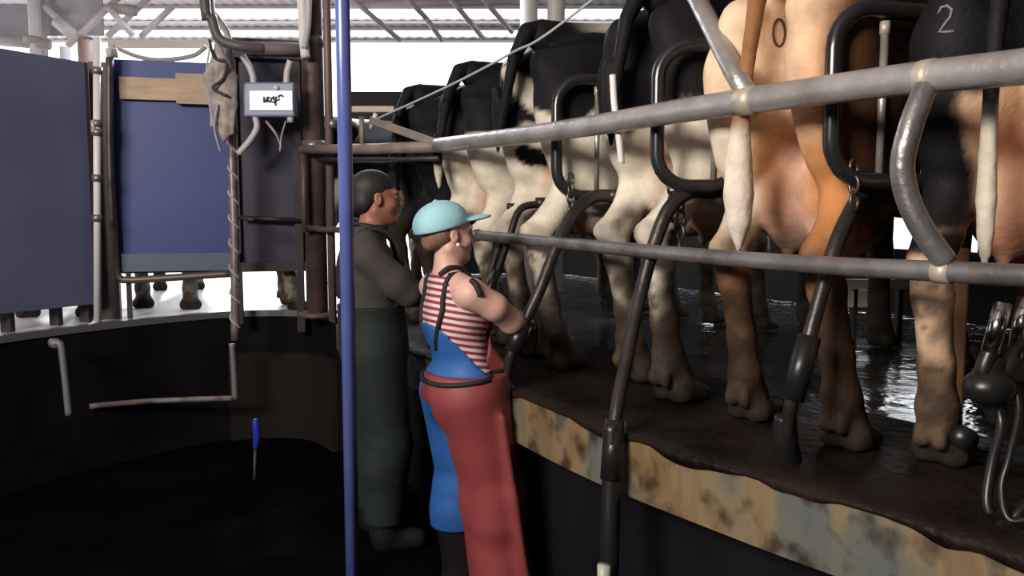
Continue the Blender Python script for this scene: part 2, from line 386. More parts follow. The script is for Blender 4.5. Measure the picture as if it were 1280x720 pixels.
# trusses: sloping chord, diagonal struts, hanging below the roof
def truss(x0, label, y=9.3):
    t = empty('roof_truss', (x0, y, 3.3), label, 'roof truss', 'roof trusses')
    a = Vector((x0, 10.9, 3.62)); b = Vector((x0+.5, 8.0, 4.0))
    mesh('chord', tube([a, b], .028, 8), trussm, t)
    c = Vector((x0-.35, 10.9, 3.1)); d = Vector((x0+.75, 8.2, 3.95))
    mesh('strut', tube([c, d], .022, 8), trussm, t)
    mesh('strut', tube([c + Vector((.1,0,.0)), a.lerp(b, .45)], .018, 8), trussm, t)
    return t
def beam(pa, pb, r, name, label, cat, m=trussm, group=None, res=8):
    a = P(*pa); b = P(*pb); o = mesh(name, tube([a, b], r, res, smooth=False), m, None); return tag(o, label, cat, group)
def bars(root, name, lst, r, m):
    for pa, pb in lst: mesh(name, tube([P(*pa), P(*pb)], r, 10, smooth=False), m, root)
t = empty('roof_truss', P(500, 30, 8.8), 'thin pale roof struts slanting above the bright opening', 'roof truss')
bars(t, 'strut', [((437,-4,8.6),(500,50,9.2)), ((505,-6,8.6),(532,22,8.9)), ((560,-6,8.5),(604,48,9.2)), ((532,22,8.9),(552,50,9.2)), ((598,-8,8.6),(640,40,9.2))], .028, trussm)
bars(t, 'chord', [((420,6,8.75),(640,2,8.75)), ], .04, trussm)
t = empty('roof_truss', P(110, 30, 7.5), 'pale roof truss with crossed struts above the slate blue panel', 'roof truss')
bars(t, 'strut', [((84,58,7.2),(152,-6,7.4)), ((56,8,7.3),(96,46,7.3)), ((136,10,7.3),(166,44,7.3)), ((134,46,7.3),(190,-6,7.5)), ((176,46,7.6),(216,8,7.6))], .028, mat('pale_truss', (.6,.56,.58), .5, .1))
bars(t, 'chord', [((-10,50,7.3),(62,56,7.3)), ((136,10,7.35),(170,14,7.35))], .045, trussm)
bars(t, 'gusset', [((70,26,7.25),(94,46,7.25))], .05, mat('pale_truss', (.6,.56,.58)))
p = empty('shed_post', P(42, 70, 7.3), 'white round post rising behind the slate blue panel', 'post')
mesh('shaft', tube([Vector((P(41,30,7.3).x,7.3,PZ)), P(41,-10,7.3)], .045, 12, smooth=False), white_pipe, p); mesh('collar', tube([P(41,46,7.3), P(41,54,7.3)], .075, 12, smooth=False), trussm, p)
p = empty('shed_post', P(51, 70, 7.6), 'grey square post beside the white round post at the far left', 'post')
mesh('shaft', slab(P(46,60,7.6), P(57,60,7.6), PZ, 3.9, .09), trussm, p, smooth=False); mesh('base_plate', slab(P(44,60,7.6), P(59,60,7.6), PZ, PZ+.02, .14), trussm, p, smooth=False)
# sheet gable at far left above panel
gb = empty('sheet_cladding', P(15, 30, 7.9), 'grey lavender wall sheet between posts at the top left corner', 'cladding')
def uprect(x0, x1, y0, y1, Y, th=.03, Y2=None, bev=.003):
    a = P(x0, y1, Y); b = P(x1, y1, Y2 or Y); top = P(x0, y0, Y).z
    return slab((a.x, a.y), (b.x, b.y), a.z, top, th, bev)
mesh('sheet', uprect(-30, 36, 5, 49, 7.9), mat('lavender_sheet', (.33,.31,.36), .6, 0, col2=(.27,.25,.31), scale=5), gb, smooth=False)
mesh('sheet', uprect(58, 130, -10, 45, 7.9), mat('grey_sheet', (.42,.40,.43), .6, 0, col2=(.3,.28,.31), scale=4), gb, smooth=False)
mesh('rail', uprect(-30, 60, 50, 53, 7.85, .05), trussm, gb, smooth=False)
p = empty('round_post', P(108, 60, 6.6), 'short brown round post between white pipes above the panel edge', 'post')
mesh('shaft', tube([Vector((P(106,60,6.6).x,6.6,PZ)), P(106,47,6.6)], .055, 14, smooth=False), mat('brown_post', (.36,.25,.22), .6), p); mesh('cap', tube([P(106,48,6.6), P(106,45,6.6)], .065, 14, smooth=False), trussm, p)
p = empty('far_post', P(81, 70, 7.0), 'short white post end just over the slate blue panel', 'post')
mesh('shaft', tube([Vector((P(81,60,7).x,7.0,PZ)), P(81,59,7.0)], .04, 12, smooth=False), white_pipe, p)
# pale horizontal lintel and sheets behind the navy panel
lt = empty('pale_lintel', P(200, 60, 6.8), 'pale sagging sheet lintel above the navy blue panel', 'lintel')
mesh('sheet', uprect(136, 262, 50, 60, 6.8, .04), mat('cream_sheet', (.6,.56,.52), .6), lt, smooth=False)
mesh('pipe', tube([P(142,58,6.7), P(170,70,6.7), P(200,75,6.7), P(240,70,6.7), P(258,58,6.7)], .018, 10), trussm, lt)

# ------------------------------------------------------------------ left panels
pn = empty('wall_panel', P(60, 390, 4.9), 'large plain slate blue sheet panel at the left edge of the photo', 'panel')
a0 = P(-60, 392, 4.45); a1 = P(121, 383, 5.2)
ztop = 2.47
mesh('sheet', slab((a0.x,a0.y), (a1.x,a1.y), 1.0, ztop, .025, .004), panelA, pn, smooth=False)
mesh('edge_trim', slab((a1.x-.02,a1.y-.02), (a1.x+.005,a1.y+.005), 1.0, ztop, .035, .004), framem, pn, smooth=False)
for px, Y in ((2,4.72),(64,5.0),(102,5.15)):
    q = P(px, 400, Y); mesh('leg', wbox(q.x-.03, q.x+.03, q.y+.03, q.y+.08, PZ, 1.1, .004), framem, pn, smooth=False)
p = empty('white_pipe', P(122, 400, 5.12), 'upright white pipe at the right edge of the slate blue panel', 'pipe')
mesh('shaft', tube([P(122,402,5.12), P(121,47,5.12)], .022, 14, smooth=False), white_pipe, p)
for y in (88, 154, 165, 222, 272): mesh('clamp', tube([P(121.5,y-4,5.12), P(121.5,y+5,5.12)], .031, 14, smooth=False), galv, p)
mesh('bracket', uprect(115,120,150,166,5.1,.03), galv, p, smooth=False)
# navy panel in a frame
fr = empty('framed_panel', P(210, 390, 5.5), 'framed navy blue panel with a weathered board across its top', 'panel')
def PW(px, py): return P(px, py, 5.3 + (px-130)*.0012)
def pr(x0, x1, y0, y1, th=.03, d=0, bev=.003):
    Y0 = 5.3+(x0-130)*.0012+d; Y1 = 5.3+(x1-130)*.0012+d; return uprect(x0, x1, y0, y1, Y0, th, Y1, bev)
mesh('sheet', pr(150, 300, 74, 342, .02, .06), panelB, fr, smooth=False)
mesh('lower_strip', pr(152, 300, 317, 340, .03, .035), panelC, fr, smooth=False)
mesh('board', pr(150, 224, 96, 124, .03, .03), board, fr, smooth=False)
mesh('board', pr(221, 268, 92, 130, .05, .01), board, fr, smooth=False)
mesh('post', pr(126, 152, 78, 404, .07, .05), framem, fr, smooth=False)
mesh('pipe', tube([PW(137,72), PW(138,200), PW(143,300), PW(145,335), PW(149,347), PW(160,350), PW(200,348), PW(290,342)], .024, 12), mat('dull_pipe', (.16,.13,.13), .45, .5), fr)
mesh('cap', tube([PW(133,66), PW(147,66)], .03, 12, smooth=False), white_pipe, fr)
mesh('leg', pr(160, 166, 340, 398, .04, .05), framem, fr, smooth=False)
fr2 = empty('framed_panel', P(340, 390, 5.7), 'dark blue panel behind the small white-faced control box', 'panel')
mesh('sheet', pr(300, 384, 60, 340, .02, .1), mat('dark_navy_sheet', (.028,.03,.075), .5, .05, col2=(.045,.035,.06), scale=4), fr2, smooth=False)
mesh('header', pr(270, 384, 47, 72, .08, .05), framem, fr2, smooth=False)
mesh('roll', tube([PW(300,60), PW(378,62)], .045, 12, smooth=False), mat('grey_roll', (.22,.19,.2), .6), fr2)
mesh('lower_rail', pr(300, 384, 328, 340, .04, .05), framem, fr2, smooth=False)
mesh('cross_rail', tube([PW(300,272), PW(384,276)], .016, 10, smooth=False), framem, fr2)
mesh('post', pr(372, 382, 60, 415, .06, .05), framem, fr2, smooth=False)
mesh('post', pr(299, 305, 60, 405, .06, .08), framem, fr2, smooth=False)
# pipe with a cord wound round it, rag and ropes at the top
pp = empty('service_pipe', P(288, 425, 5.3), 'upright pipe wound with cord, between the navy panel and the control box', 'pipe')
SP = 5.25
mesh('shaft', tube([P(286,58,SP), P(290,120,SP), P(290,200,SP), P(293,300,SP), P(294,425,SP)], .026, 14), mat('mauve_grey_pipe', (.34,.29,.31), .4, .4, col2=(.2,.16,.17), scale=12), pp)
wind = []
for i in range(300):
    t = i/299; c = P(290 + 4*t, 130 + 280*t, SP); a = t*2*math.pi*9; wind.append(c + Vector((math.cos(a)*.029, math.sin(a)*.029, 0)))
mesh('cord', tube(wind, .006, 6, smooth=False), mat('pale_cord', (.5,.46,.48), .7), pp)
mesh('elbow', tube([P(288,62,SP), P(283,40,SP), P(270,20,SP-.05), P(262,-10,SP-.1), Vector((P(258,-10,SP).x,SP-.1,roofz(SP)-.02))], .022, 12), white_pipe, pp)
mesh('spray_nozzle', tube([P(300,272,SP-.05), P(318,275,SP-.1)], .014, 10), framem, pp)
# rag: a knotted bundle
fd = Field((-.16,-.08,-.62), (.16,.08,.2), .011)
rr = random.Random(3)
for i in range(9):
    x = -.05 + .014*i; top = .17 - .02*abs(i-4); bot = -.28 - .13*rr.random()
    fd.chain([((x*.4, rr.uniform(-.02,.02), top), .02), ((x*1.2, rr.uniform(-.03,.03), -.02), .03), ((x*.9+rr.uniform(-.02,.02), rr.uniform(-.02,.02), -.18), .024), ((x*.6+rr.uniform(-.03,.03), 0, bot), .01)], k=.018)
rg = empty('knotted_rag', P(274, 92, 5.12), 'knotted pale rag bundle tied to the cord-wound pipe', 'rag')
organic('cloth', fd, ragm, rg)
mesh('tie', tube([P(262,50,5.1), P(268,72,5.06), P(283,78,5.06), P(279,98,5.06), P(266,110,5.06), P(284,120,5.06)], .009, 8), framem, rg)
rp = mesh('looped_rope', tube([Vector((P(264,-10,5.1).x,5.1,roofz(5.1)-.02)), P(264,-10,5.1), P(268,30,5.1), P(262,60,5.1), P(258,100,5.1), P(266,150,5.1), P(276,190,5.1), P(268,160,5.08), P(272,130,5.08)], .006, 7), ropem); tag(rp, 'thin looped cord hanging in front of the navy panel', 'cord')
hose = mesh('dark_hose', tube([Vector((P(250,-10,5.).x,5.,roofz(5.)-.02)), P(255,-10,5.0), P(264,20,5.0), P(274,48,5.0), P(300,58,5.0), P(330,60,5.05)], .03, 10), mat('grey_black_hose', (.1,.085,.09), .5)); tag(hose, 'dark hose bending down beside the knotted rag from the roof', 'hose')
# control box
cb = empty('control_box', P(339, 126, 5.2), 'small grey-blue control box with a bright white face', 'control box')
CY = 5.2
mesh('case', uprect(307, 371, 104, 147, CY+.05, .1, bev=.012), mat('box_case', (.22,.25,.38), .45), cb, smooth=False)
fc = mesh('face', uprect(312.5, 366, 113.5, 138, CY-.01, .012, bev=.003), mat('box_face', (.95,.96,1.), .5), cb, smooth=False)
bt = P(346, 110, CY); mesh('button', tube([bt+Vector((0,-.02,0)), bt+Vector((0,.01,0))], .014, 12, smooth=False), white_pipe, cb)
bf = MATS['box_face'].node_tree.nodes['Principled BSDF']; bf.inputs['Emission Color'].default_value = (.9,.93,1,1); bf.inputs['Emission Strength'].default_value = .35     # weak glow added to make the white face brighter
glyph = mat('dark_print', (.05,.05,.08), .6)
G = []
def st(pts, r=.006): G.append(tube([P(330+a, 124+b, CY-.018) for a, b in pts], r, 6, smooth=False))
st([(0,-3),(0,4)]); st([(4,-3),(4,4)]); st([(0,4),(7,-3)]); st([(4,0),(8,4)])
st([(13,-3),(9,-1),(9,3),(12,4),(14,2),(14,0),(11,0)]); st([(15,4),(15,-3),(19,-3),(19,1),(15,1)]); st([(18,-4),(22,-5),(24,-3)]); st([(14,4),(15,8)])
sub_part(mesh('lettering', join(*G), glyph, cb), fc)
for pts in ([(303,70),(311,82),(316,95),(317,106)], [(363,76),(359,90),(358,106)], [(319,146),(321,160),(312,176),(298,192)]):
    mesh('conduit', tube([P(x,y,CY+.03) for x,y in pts], .02, 10), mat('pale_conduit', (.55,.53,.56), .4), cb)
mesh('conduit', tube([P(363,146,CY+.03), P(363,153,CY+.03)], .02, 10), mat('pale_conduit', (.55,.53,.56)), cb)
mesh('cable', tube([P(331,150,CY+.1), P(345,168,CY+.1), P(352,185,CY+.1)], .008, 8), mat('mauve_grey_pipe', (.34,.29,.31)), cb)
mesh('cable', tube([P(358,150,CY+.1), P(352,170,CY+.1), P(350,190,CY+.1)], .008, 8), mat('mauve_grey_pipe', (.34,.29,.31)), cb)
# column and pipes
cl = empty('support_column', P(397, 415, 5.5), 'thick rusty brown column rising beside the blue pole', 'column')
b0 = P(397, 395, 5.5); mesh('shaft', tube([Vector((b0.x, 5.5, PZ)), Vector((b0.x, 5.5, 4.4))], .07, 18, smooth=False), rustcol, cl)
mesh('base_flange', tube([Vector((b0.x, 5.5, PZ)), Vector((b0.x, 5.5, PZ+.03))], .12, 18, smooth=False), rustcol, cl)
for y in (52, 182): 
    q = P(397, y, 5.5); mesh('band_clamp', tube([Vector((b0.x,5.5,q.z-.03)), Vector((b0.x,5.5,q.z+.03))], .078, 18, smooth=False), galv, cl)
cp = empty('drop_pipe', P(416, 400, 5.3), 'slim brown upright pipe right beside the rusty column', 'pipe')
q = P(416, 400, 5.3); mesh('shaft', tube([Vector((q.x,5.3,PZ)), Vector((q.x,5.3,4.3))], .026, 12, smooth=False), mat('brown_pipe', (.2,.14,.14), .5, .3), cp)
mesh('coupling', tube([P(416,150,5.3), P(416,160,5.3)], .035, 12, smooth=False), galv, cp)
wp = empty('pale_downpipe', P(379, 40, 5.4), 'pale bundle of pipes at the top of the rusty column', 'pipe')
mesh('shaft', tube([P(377,-12,5.4), P(379,40,5.4), P(382,72,5.35)], .03, 12), white_pipe, wp)
mesh('shaft', tube([P(386,-12,5.38), P(385,30,5.38), P(380,60,5.33)], .02, 12), mat('pale_conduit', (.55,.53,.56)), wp)
# blue pole
bp = empty('blue_pole', (P(436,400,2.9).x, 2.9, 0), 'tall glossy blue painted pole standing in the pit in front of the man', 'pole')
x = P(434.5, 360, 2.9).x
mesh('shaft', tube([(x,2.9,0), (x,2.9,4.35)], .025, 20, smooth=False), bluepole, bp)
mesh('base_plate', tube([(x,2.9,0), (x,2.9,.012)], .08, 20, smooth=False), bluepole, bp)
# faint fittings on the pit wall
hr = empty('guard_rail', P(190, 500, 5.2), 'low bent grab rail on the dark pit wall under the navy panel', 'rail')
faint = mat('dull_grey_rail', (.20,.20,.22), .5, .3)
mesh('rail', tube([P(294,498,5.35), P(250,499,5.3), P(180,502,5.2), P(112,508,5.0)], .018, 10), mat('rusted_rail', (.22,.19,.18), .6, .2, col2=(.06,.04,.04), scale=7, contrast=(.45,.6)), hr)
mesh('upright', tube([P(290,430,5.35), P(292,460,5.35), P(294,499,5.35)], .02, 10), faint, hr)
bk = empty('bent_rail_end', P(80, 475, 4.7), 'short bent grey pipe end on the dark pit wall under the slate panel', 'pipe')
mesh('pipe', tube([P(68,429,4.62), P(75,430,4.62), P(78,445,4.62), P(82,480,4.62), P(86,519,4.62)], .019, 10), faint, bk)
mesh('flange', tube([P(66,429,4.66), P(70,429,4.61)], .028, 10, smooth=False), faint, bk)
bs = empty('pit_brush', (P(319,560,4.82).x, 4.82, 0), 'small upturned brush with a blue head standing on the pit floor', 'brush')
q = [P(319,524,4.82), P(321,545,4.82), P(319,562,4.82)]
mesh('head', tube(q, lambda t: .008+.016*math.sin(math.pi*min(1,.15+.8*t)), 10), mat('blue_plastic', (.02,.035,.4), .4), bs)
mesh('stick', tube([P(319,562,4.82), P(318,603,4.82)], .009, 8, smooth=False), mat('brown_stick', (.07,.045,.035), .6), bs)
mesh('foot', tube([P(312,603,4.82), P(326,604,4.82)], .010, 8, smooth=False), mat('brown_stick', (.07,.045,.035), .6), bs)
# ------------------------------------------------------------------ stall railing in front of the cows
def RP(px, py, n):
    """point on the plane n (across the rail direction) seen at a pixel"""
    u = (px-640)/FPX
    v = (360-py)/FPX; k = math.cos(PITCH) + v*math.sin(PITCH)
    Y = n/(.875*u/k + .485); return P(px, py, Y)
rl = empty('stall_railing', RP(900, 300, 1.75), 'long two-bar steel railing running in front of the cow rears', 'railing')
up = [RP(x, y, 1.75) for x, y in ((548,182),(700,163),(830,142),(935,126),(1050,110),(1160,96),(1290,82))]
up += [up[-1] + (up[-1]-up[-3])*.8]
mesh('upper_rail', tube(up, .037, 18), galv_worn, rl)
lo = [RP(x, y, 1.75) for x, y in ((596,294),(700,304),(830,316),(935,325),(1050,333),(1170,339),(1290,345))]
lo += [lo[-1] + (lo[-1]-lo[-3])*.8]
mesh('lower_rail', tube(lo, .024, 18), galv, rl)
mesh('bent_brace', tube([RP(1162,98,1.75), RP(1152,122,1.72), RP(1138,160,1.69), RP(1128,205,1.68), RP(1134,245,1.69), RP(1152,285,1.71), RP(1182,328,1.75)], .0265, 16), galv, rl)
mesh('slanting_brace', tube([RP(936,122,1.75), RP(915,85,1.78), RP(885,25,1.84), RP(862,-20,1.9), RP(826,-110,1.99)], .03, 16, smooth=False), galv_worn, rl)
for (x, y) in ((936,126),(1161,97)):
    a = RP(x-9, y+1.3, 1.75); b = RP(x+9, y-1.3, 1.75); mesh('weld_collar', tube([a, b], .041, 18, smooth=False), mat('pale_weld', (.5,.44,.36), .5, .3), rl)
a = RP(1170,339,1.75); b = RP(1190,340,1.75); mesh('weld_collar', tube([a, b], .0275, 18, smooth=False), mat('pale_weld', (.5,.44,.36)), rl)
mesh('end_cap', tube([RP(594,294,1.75), RP(598,294,1.75)], .028, 16, smooth=False), galv, rl)
# far return of the railing
fr = empty('end_railing', P(470, 186, 4.7), 'level pale end rail joining the rusty column to the long railing', 'railing')
J = RP(548,183,1.75)
def LP(px, py): return P(px, py, J.y + (548-px)*(5.36-J.y)/168)
mesh('rail', tube([J, LP(470,186), LP(378,187)], .03, 14, smooth=False), timber, fr)
mesh('rail', tube([LP(548,198), LP(480,200), LP(400,200)], .014, 12, smooth=False), framem, fr)
mesh('rail', tube([LP(455,288), LP(400,287), LP(384,284)], .018, 12, smooth=False), rustcol, fr)
mesh('upright', tube([LP(379,187), LP(381,290)], .02, 12, smooth=False), rustcol, fr)
ar = empty('gate_arm', J, 'slanting pale beam with a small bracket rising left from the rail joint', 'beam')
mesh('beam', obox((LP(462,150)+LP(548,180))/2, (LP(548,180)-LP(462,150)).normalized(), Y_, (LP(548,180)-LP(462,150)).normalized().cross(Y_), (LP(548,180)-LP(462,150)).length/2, .025, .033, .006), timber, ar, smooth=False)
mesh('top_plate', obox((LP(438,140)+LP(494,134))/2, X_, Y_, Z_, .13, .03, .017, .006), mat('cream_plate', (.5,.44,.36), .6), ar, smooth=False)
mesh('upright', tube([LP(452,145), LP(453,180)], .015, 10, smooth=False), timber, ar)
mesh('clip', tube([LP(470,142), LP(464,160)], .014, 8, smooth=False), mat('clip_white', (.8,.75,.65), .5), ar)
rpe = mesh('pull_rope', tube([LP(468,150), P(560,108,4.15), P(640,66,3.75), P(712,22,3.5), P(712,22,3.5) + (P(790,-40,3.3)-P(712,22,3.5))*4.1], .006, 8), ropem); tag(rpe, 'thin grey rope rising diagonally across the black cows', 'rope')

# ------------------------------------------------------------------ loops between cows
RD = Vector((-.485, .875, 0))
def stall_loop(px_start, n0, ztop, zbot, label, bars_at, L=.62, head=60):
    s = RP(px_start, 150, n0); d = Vector((math.sin(R(head)), math.cos(R(head)), 0)); s = Vector((s.x, s.y, 0))
    r = .11
    def q(a, z): return s + d*a + Vector((0,0,z))
    pts = []
    H = ztop
    def arc(ca, cz, a0, a1):
        for i in range(7):
            t = R(a0 + (a1-a0)*i/6); pts.append(q(ca + r*math.cos(t), cz + r*math.sin(t)))
    arc(r, zbot+r, 270, 180); arc(r, ztop-r, 180, 90); arc(L-r, ztop-r, 90, 0); arc(L-r, zbot+r, 0, -90)
    o = empty('stall_divider', q(0, zbot), label, 'stall divider', 'looped stall dividers between the cows')
    mesh('loop', tube(pts, .024, 14, closed=True, smooth=False), hoopm, o)
    for i, a in enumerate(bars_at):
        br_ = mesh('bar', tube([q(a, zbot+.01), q(a, ztop-.06)], .011, 10, smooth=False), galv_worn, o)
        sub_part(mesh('bar_tip', tube([q(a, ztop-.065), q(a, ztop-.03)], .014, 10, smooth=False), mat('pale_weld', (.5,.44,.36)), o), br_)
    return s, d
L1 = stall_loop(1040, 1.87, 2.12, 1.66, 'large dark pipe loop right of the brown cow, largest of the loops', (.156,.304), .55, 75)
L2 = stall_loop(822, 1.83, 2.13, 1.66, 'dark pipe loop between the brown cow and the black cow with white legs', (.19,), .29, 96)
L3 = stall_loop(696, 1.88, 2.12, 1.64, 'small dark pipe loop right of the cow with the spotted white thigh', (.17,.36), .5, 85)
# white strap on loop 3
wb = mesh('white_strap', tube([P(766,94,3.02), P(768,130,3.0), P(773,165,2.98), P(777,205,2.98)], .012, 8), white_pipe); tag(wb, 'short white hanging strap left of the black tail', 'strap')

# ------------------------------------------------------------------ cluster support arms
def arm(pts, label, r=.022, foot=None):
    o = empty('support_arm', P(*pts[-1]), label, 'support arm', 'curved cluster support arms')
    W = [P(*p) for p in pts]
    mesh('tube', tube(W, lambda t: r*(1.12-.3*t), 14), darkpipe, o)
    mesh('sleeve', tube([W[-3], W[-2]], r*1.45, 14, smooth=False), rubber, o)
    mesh('knuckle', tube([W[0] + Vector((0,.0,-.02)), W[0] + Vector((0,0,.03))], r*1.6, 12, smooth=False), darkpipe, o)
    return o
arm([(1112,236,2.42),(1082,240,2.38),(1060,272,2.33),(1040,320,2.28),(1012,420,2.24),(990,500,2.22),(982,572,2.28)], 'dark curved arm standing in front of the brown cow right leg', .022)
mesh('boot', tube([P(982,520,2.26), P(981,550,2.27), P(984,578,2.3)], lambda t: .03+.012*t, 14), rubber, bpy.data.objects['support_arm'])
arm([(892,240,2.95),(862,240,2.9),(836,262,2.86),(818,305,2.84),(800,370,2.8),(783,450,2.68),(769,525,2.56),(764,600,2.52),(764,700,2.5)], 'dark curved arm reaching down in front of the kerb between white cow legs', .024)
tp = empty('stall_post', P(1209,540,2.4), 'straight tan upright strip just right of the nearest muddy hind leg', 'post')
mesh('strip', wbox(P(1201,0,2.45).x, P(1226,0,2.45).x, 2.43, 2.47, PZ+.01, 1.47, .008), mat('tan_rubber', (.34,.19,.10), .6, 0, col2=(.26,.15,.09), scale=5, stretch=(1,1,.4)), tp, smooth=False)
mesh('foot', wbox(P(1190,0,2.45).x, P(1229,0,2.45).x, 2.41, 2.49, PZ, PZ+.03, .006), rubber, tp, smooth=False)
pst = empty('pit_post', P(764, 700, 2.5), 'thick black post in front of the ochre kerb with a pale tip below', 'post')
q = P(764, 560, 2.54)
mesh('shaft', tube([P(766,530,2.55), P(764,610,2.52), P(762,690,2.5), Vector((P(762,690,2.5).x, 2.5, .0))], .030, 14), rubber, pst)
mesh('tip', tube([P(755,706,2.4), P(755,740,2.4)], .02, 12, smooth=False), mat('pale_tip', (.4,.42,.36), .4), pst)
arm([(768,246,3.45),(742,246,3.42),(716,268,3.36),(697,305,3.3),(676,360,3.25),(655,405,3.22),(640,440,3.2),(632,478,3.22)], 'dark curved arm beside the woman hand', .024)
arm([(640,262,3.98),(630,285,3.95),(620,320,3.9),(608,360,3.85),(600,400,3.8),(598,440,3.8)], 'dark arm just beyond the woman cap brim', .016)
arm([(676,255,3.9),(650,262,3.85),(636,300,3.8),(622,340,3.75),(608,372,3.7),(600,420,3.7)], 'slim dark arm between the lower rail and the woman forearm', .016)

# ------------------------------------------------------------------ chains
def chain(px, y0, y1, Y, label, size=.032):
    a = P(px, y0, Y); b = P(px+1, y1, Y); n = max(2, int((a-b).length/(size*.78)))
    parts = []
    for i in range(n):
        c = a.lerp(b, (i+.5)/n); ang = (i % 2)*math.pi/2 + .5; s = Vector((math.cos(ang), math.sin(ang), 0)); pts = []
        for k in range(14):
            t = 2*math.pi*k/14; pts.append(c + s*(math.cos(t)*size*.33) + Z_*(math.sin(t)*size*.55))
        parts.append(tube(pts, size*.11, 6, closed=True, smooth=False))
    o = mesh('hanging_chain', join(*parts), mat('chain_steel', (.12,.11,.105), .35, .8)); return tag(o, label, 'chain', 'chains hanging from the stall loops')
chain(840, 226, 306, 2.93, 'steel chain pair hanging left, below the loop beside the brown cow', .052)
chain(850, 228, 300, 2.9, 'steel chain hanging just right of its twin under the loop by the brown cow', .052)
chain(1067, 200, 262, 2.3, 'steel chain hanging below the largest loop', .045)
chain(713, 218, 300, 3.38, 'steel chain hanging beside the spotted white thigh', .045)

# ------------------------------------------------------------------ milking cluster at the right edge
mc = empty('milking_cluster', P(1240, 460, 2.0), 'milking cluster with shiny teat cup and black hoses at the right edge', 'milking cluster')
def tc(px, py, px2, py2, Y, r, m): return tube([P(px,py,Y), P(px2,py2,Y)], r, 16, smooth=False)
mesh('teat_cup', tc(1254,378,1238,440,1.98,.021,shiny), shiny, mc)
mesh('teat_cup', tc(1284,372,1270,436,2.02,.021,shiny), shiny, mc)
mesh('teat_cup', tc(1296,392,1284,450,1.92,.021,shiny), mat('dim_steel', (.3,.3,.33), .25, 1.), mc)
mesh('liner', tube([P(1238,440,1.98), P(1230,462,1.98), P(1234,480,1.98)], .02, 12), rubber, mc)
mesh('liner', tube([P(1270,436,2.02), P(1262,456,2.0), P(1252,474,1.99)], .02, 12), rubber, mc)
fd = Field((-.12,-.12,-.1), (.12,.12,.1), .008); fd.ell((0,0,0), (.06,.055,.045), .01); fd.cone((0,0,-.03), (.02,0,-.08), .02, .017, .015); fd.cone((0,0,.02),(0,0,.055),.03,.03,.01)
o, _, _ = organic('claw', fd, rubber, mc); o.location = P(1236,484,1.99) - mc.location
mesh('milk_hose', tube([P(1242,500,1.99), P(1252,530,1.97), P(1240,580,1.93), P(1234,630,1.9), P(1250,655,1.88), P(1275,640,1.87), P(1300,610,1.9)], .012, 12), rubber, mc)
mesh('pulse_hose', tube([P(1262,470,1.99), P(1274,510,1.95), P(1262,570,1.9), P(1252,610,1.88), P(1262,650,1.84), P(1300,645,1.82)], .008, 10), rubber, mc)
fit = empty('hose_fitting', P(1205, 548, 2.15), 'black round hose end on the tan leg at lower right', 'hose end')
a = P(1210,550,2.16); mesh('ring', tube([a + Vector((0,-.0,0)), a + Vector((0,.07,0))], .030, 18, smooth=False), rubber, fit)
mesh('hose', tube([a + Vector((0,.05,0)), a+Vector((.04,.1,-.06)), Vector((a.x+.12, a.y+.1, PZ+.02)), Vector((a.x+.3, a.y+.06, PZ+.02))], .02, 12), rubber, fit)
# trough behind
tr = empty('feed_trough', P(1100, 370, 4.6), 'cream edged feed trough behind the cows, under the lower rail', 'trough')
mesh('rim', uprect(1052, 1150, 349, 361, 4.5, .06, bev=.008), mat('trough_cream', (.9,.78,.66)), tr, smooth=False)
mesh('panel', uprect(1055, 1100, 362, 384, 4.52, .05, bev=.008), mat('trough_cream', (.9,.78,.66)), tr, smooth=False)
mesh('leg', uprect(1118, 1124, 352, 440, 4.52, .05), framem, tr, smooth=False)
mesh('leg', uprect(1062, 1068, 352, 440, 4.52, .05), framem, tr, smooth=False)
# white posts above the cows backs
for px, lab in ((661, 'pale round post above the spotted cow back, left of two'), (695, 'pale round post above the spotted cow back, right of two')):
    p = empty('far_pipe', P(px, 40, 7.2), lab, 'post', 'pale posts above the cow backs'); a = P(px, 20, 7.2)
    mesh('shaft', tube([(a.x,7.2,PZ), (a.x,7.2,4.15)], .075, 14, smooth=False), mat('pale_post', (.62,.6,.56), .5), p); mesh('collar', tube([(a.x,7.2,4.0), (a.x,7.2,4.06)], .09, 14, smooth=False), trussm, p)
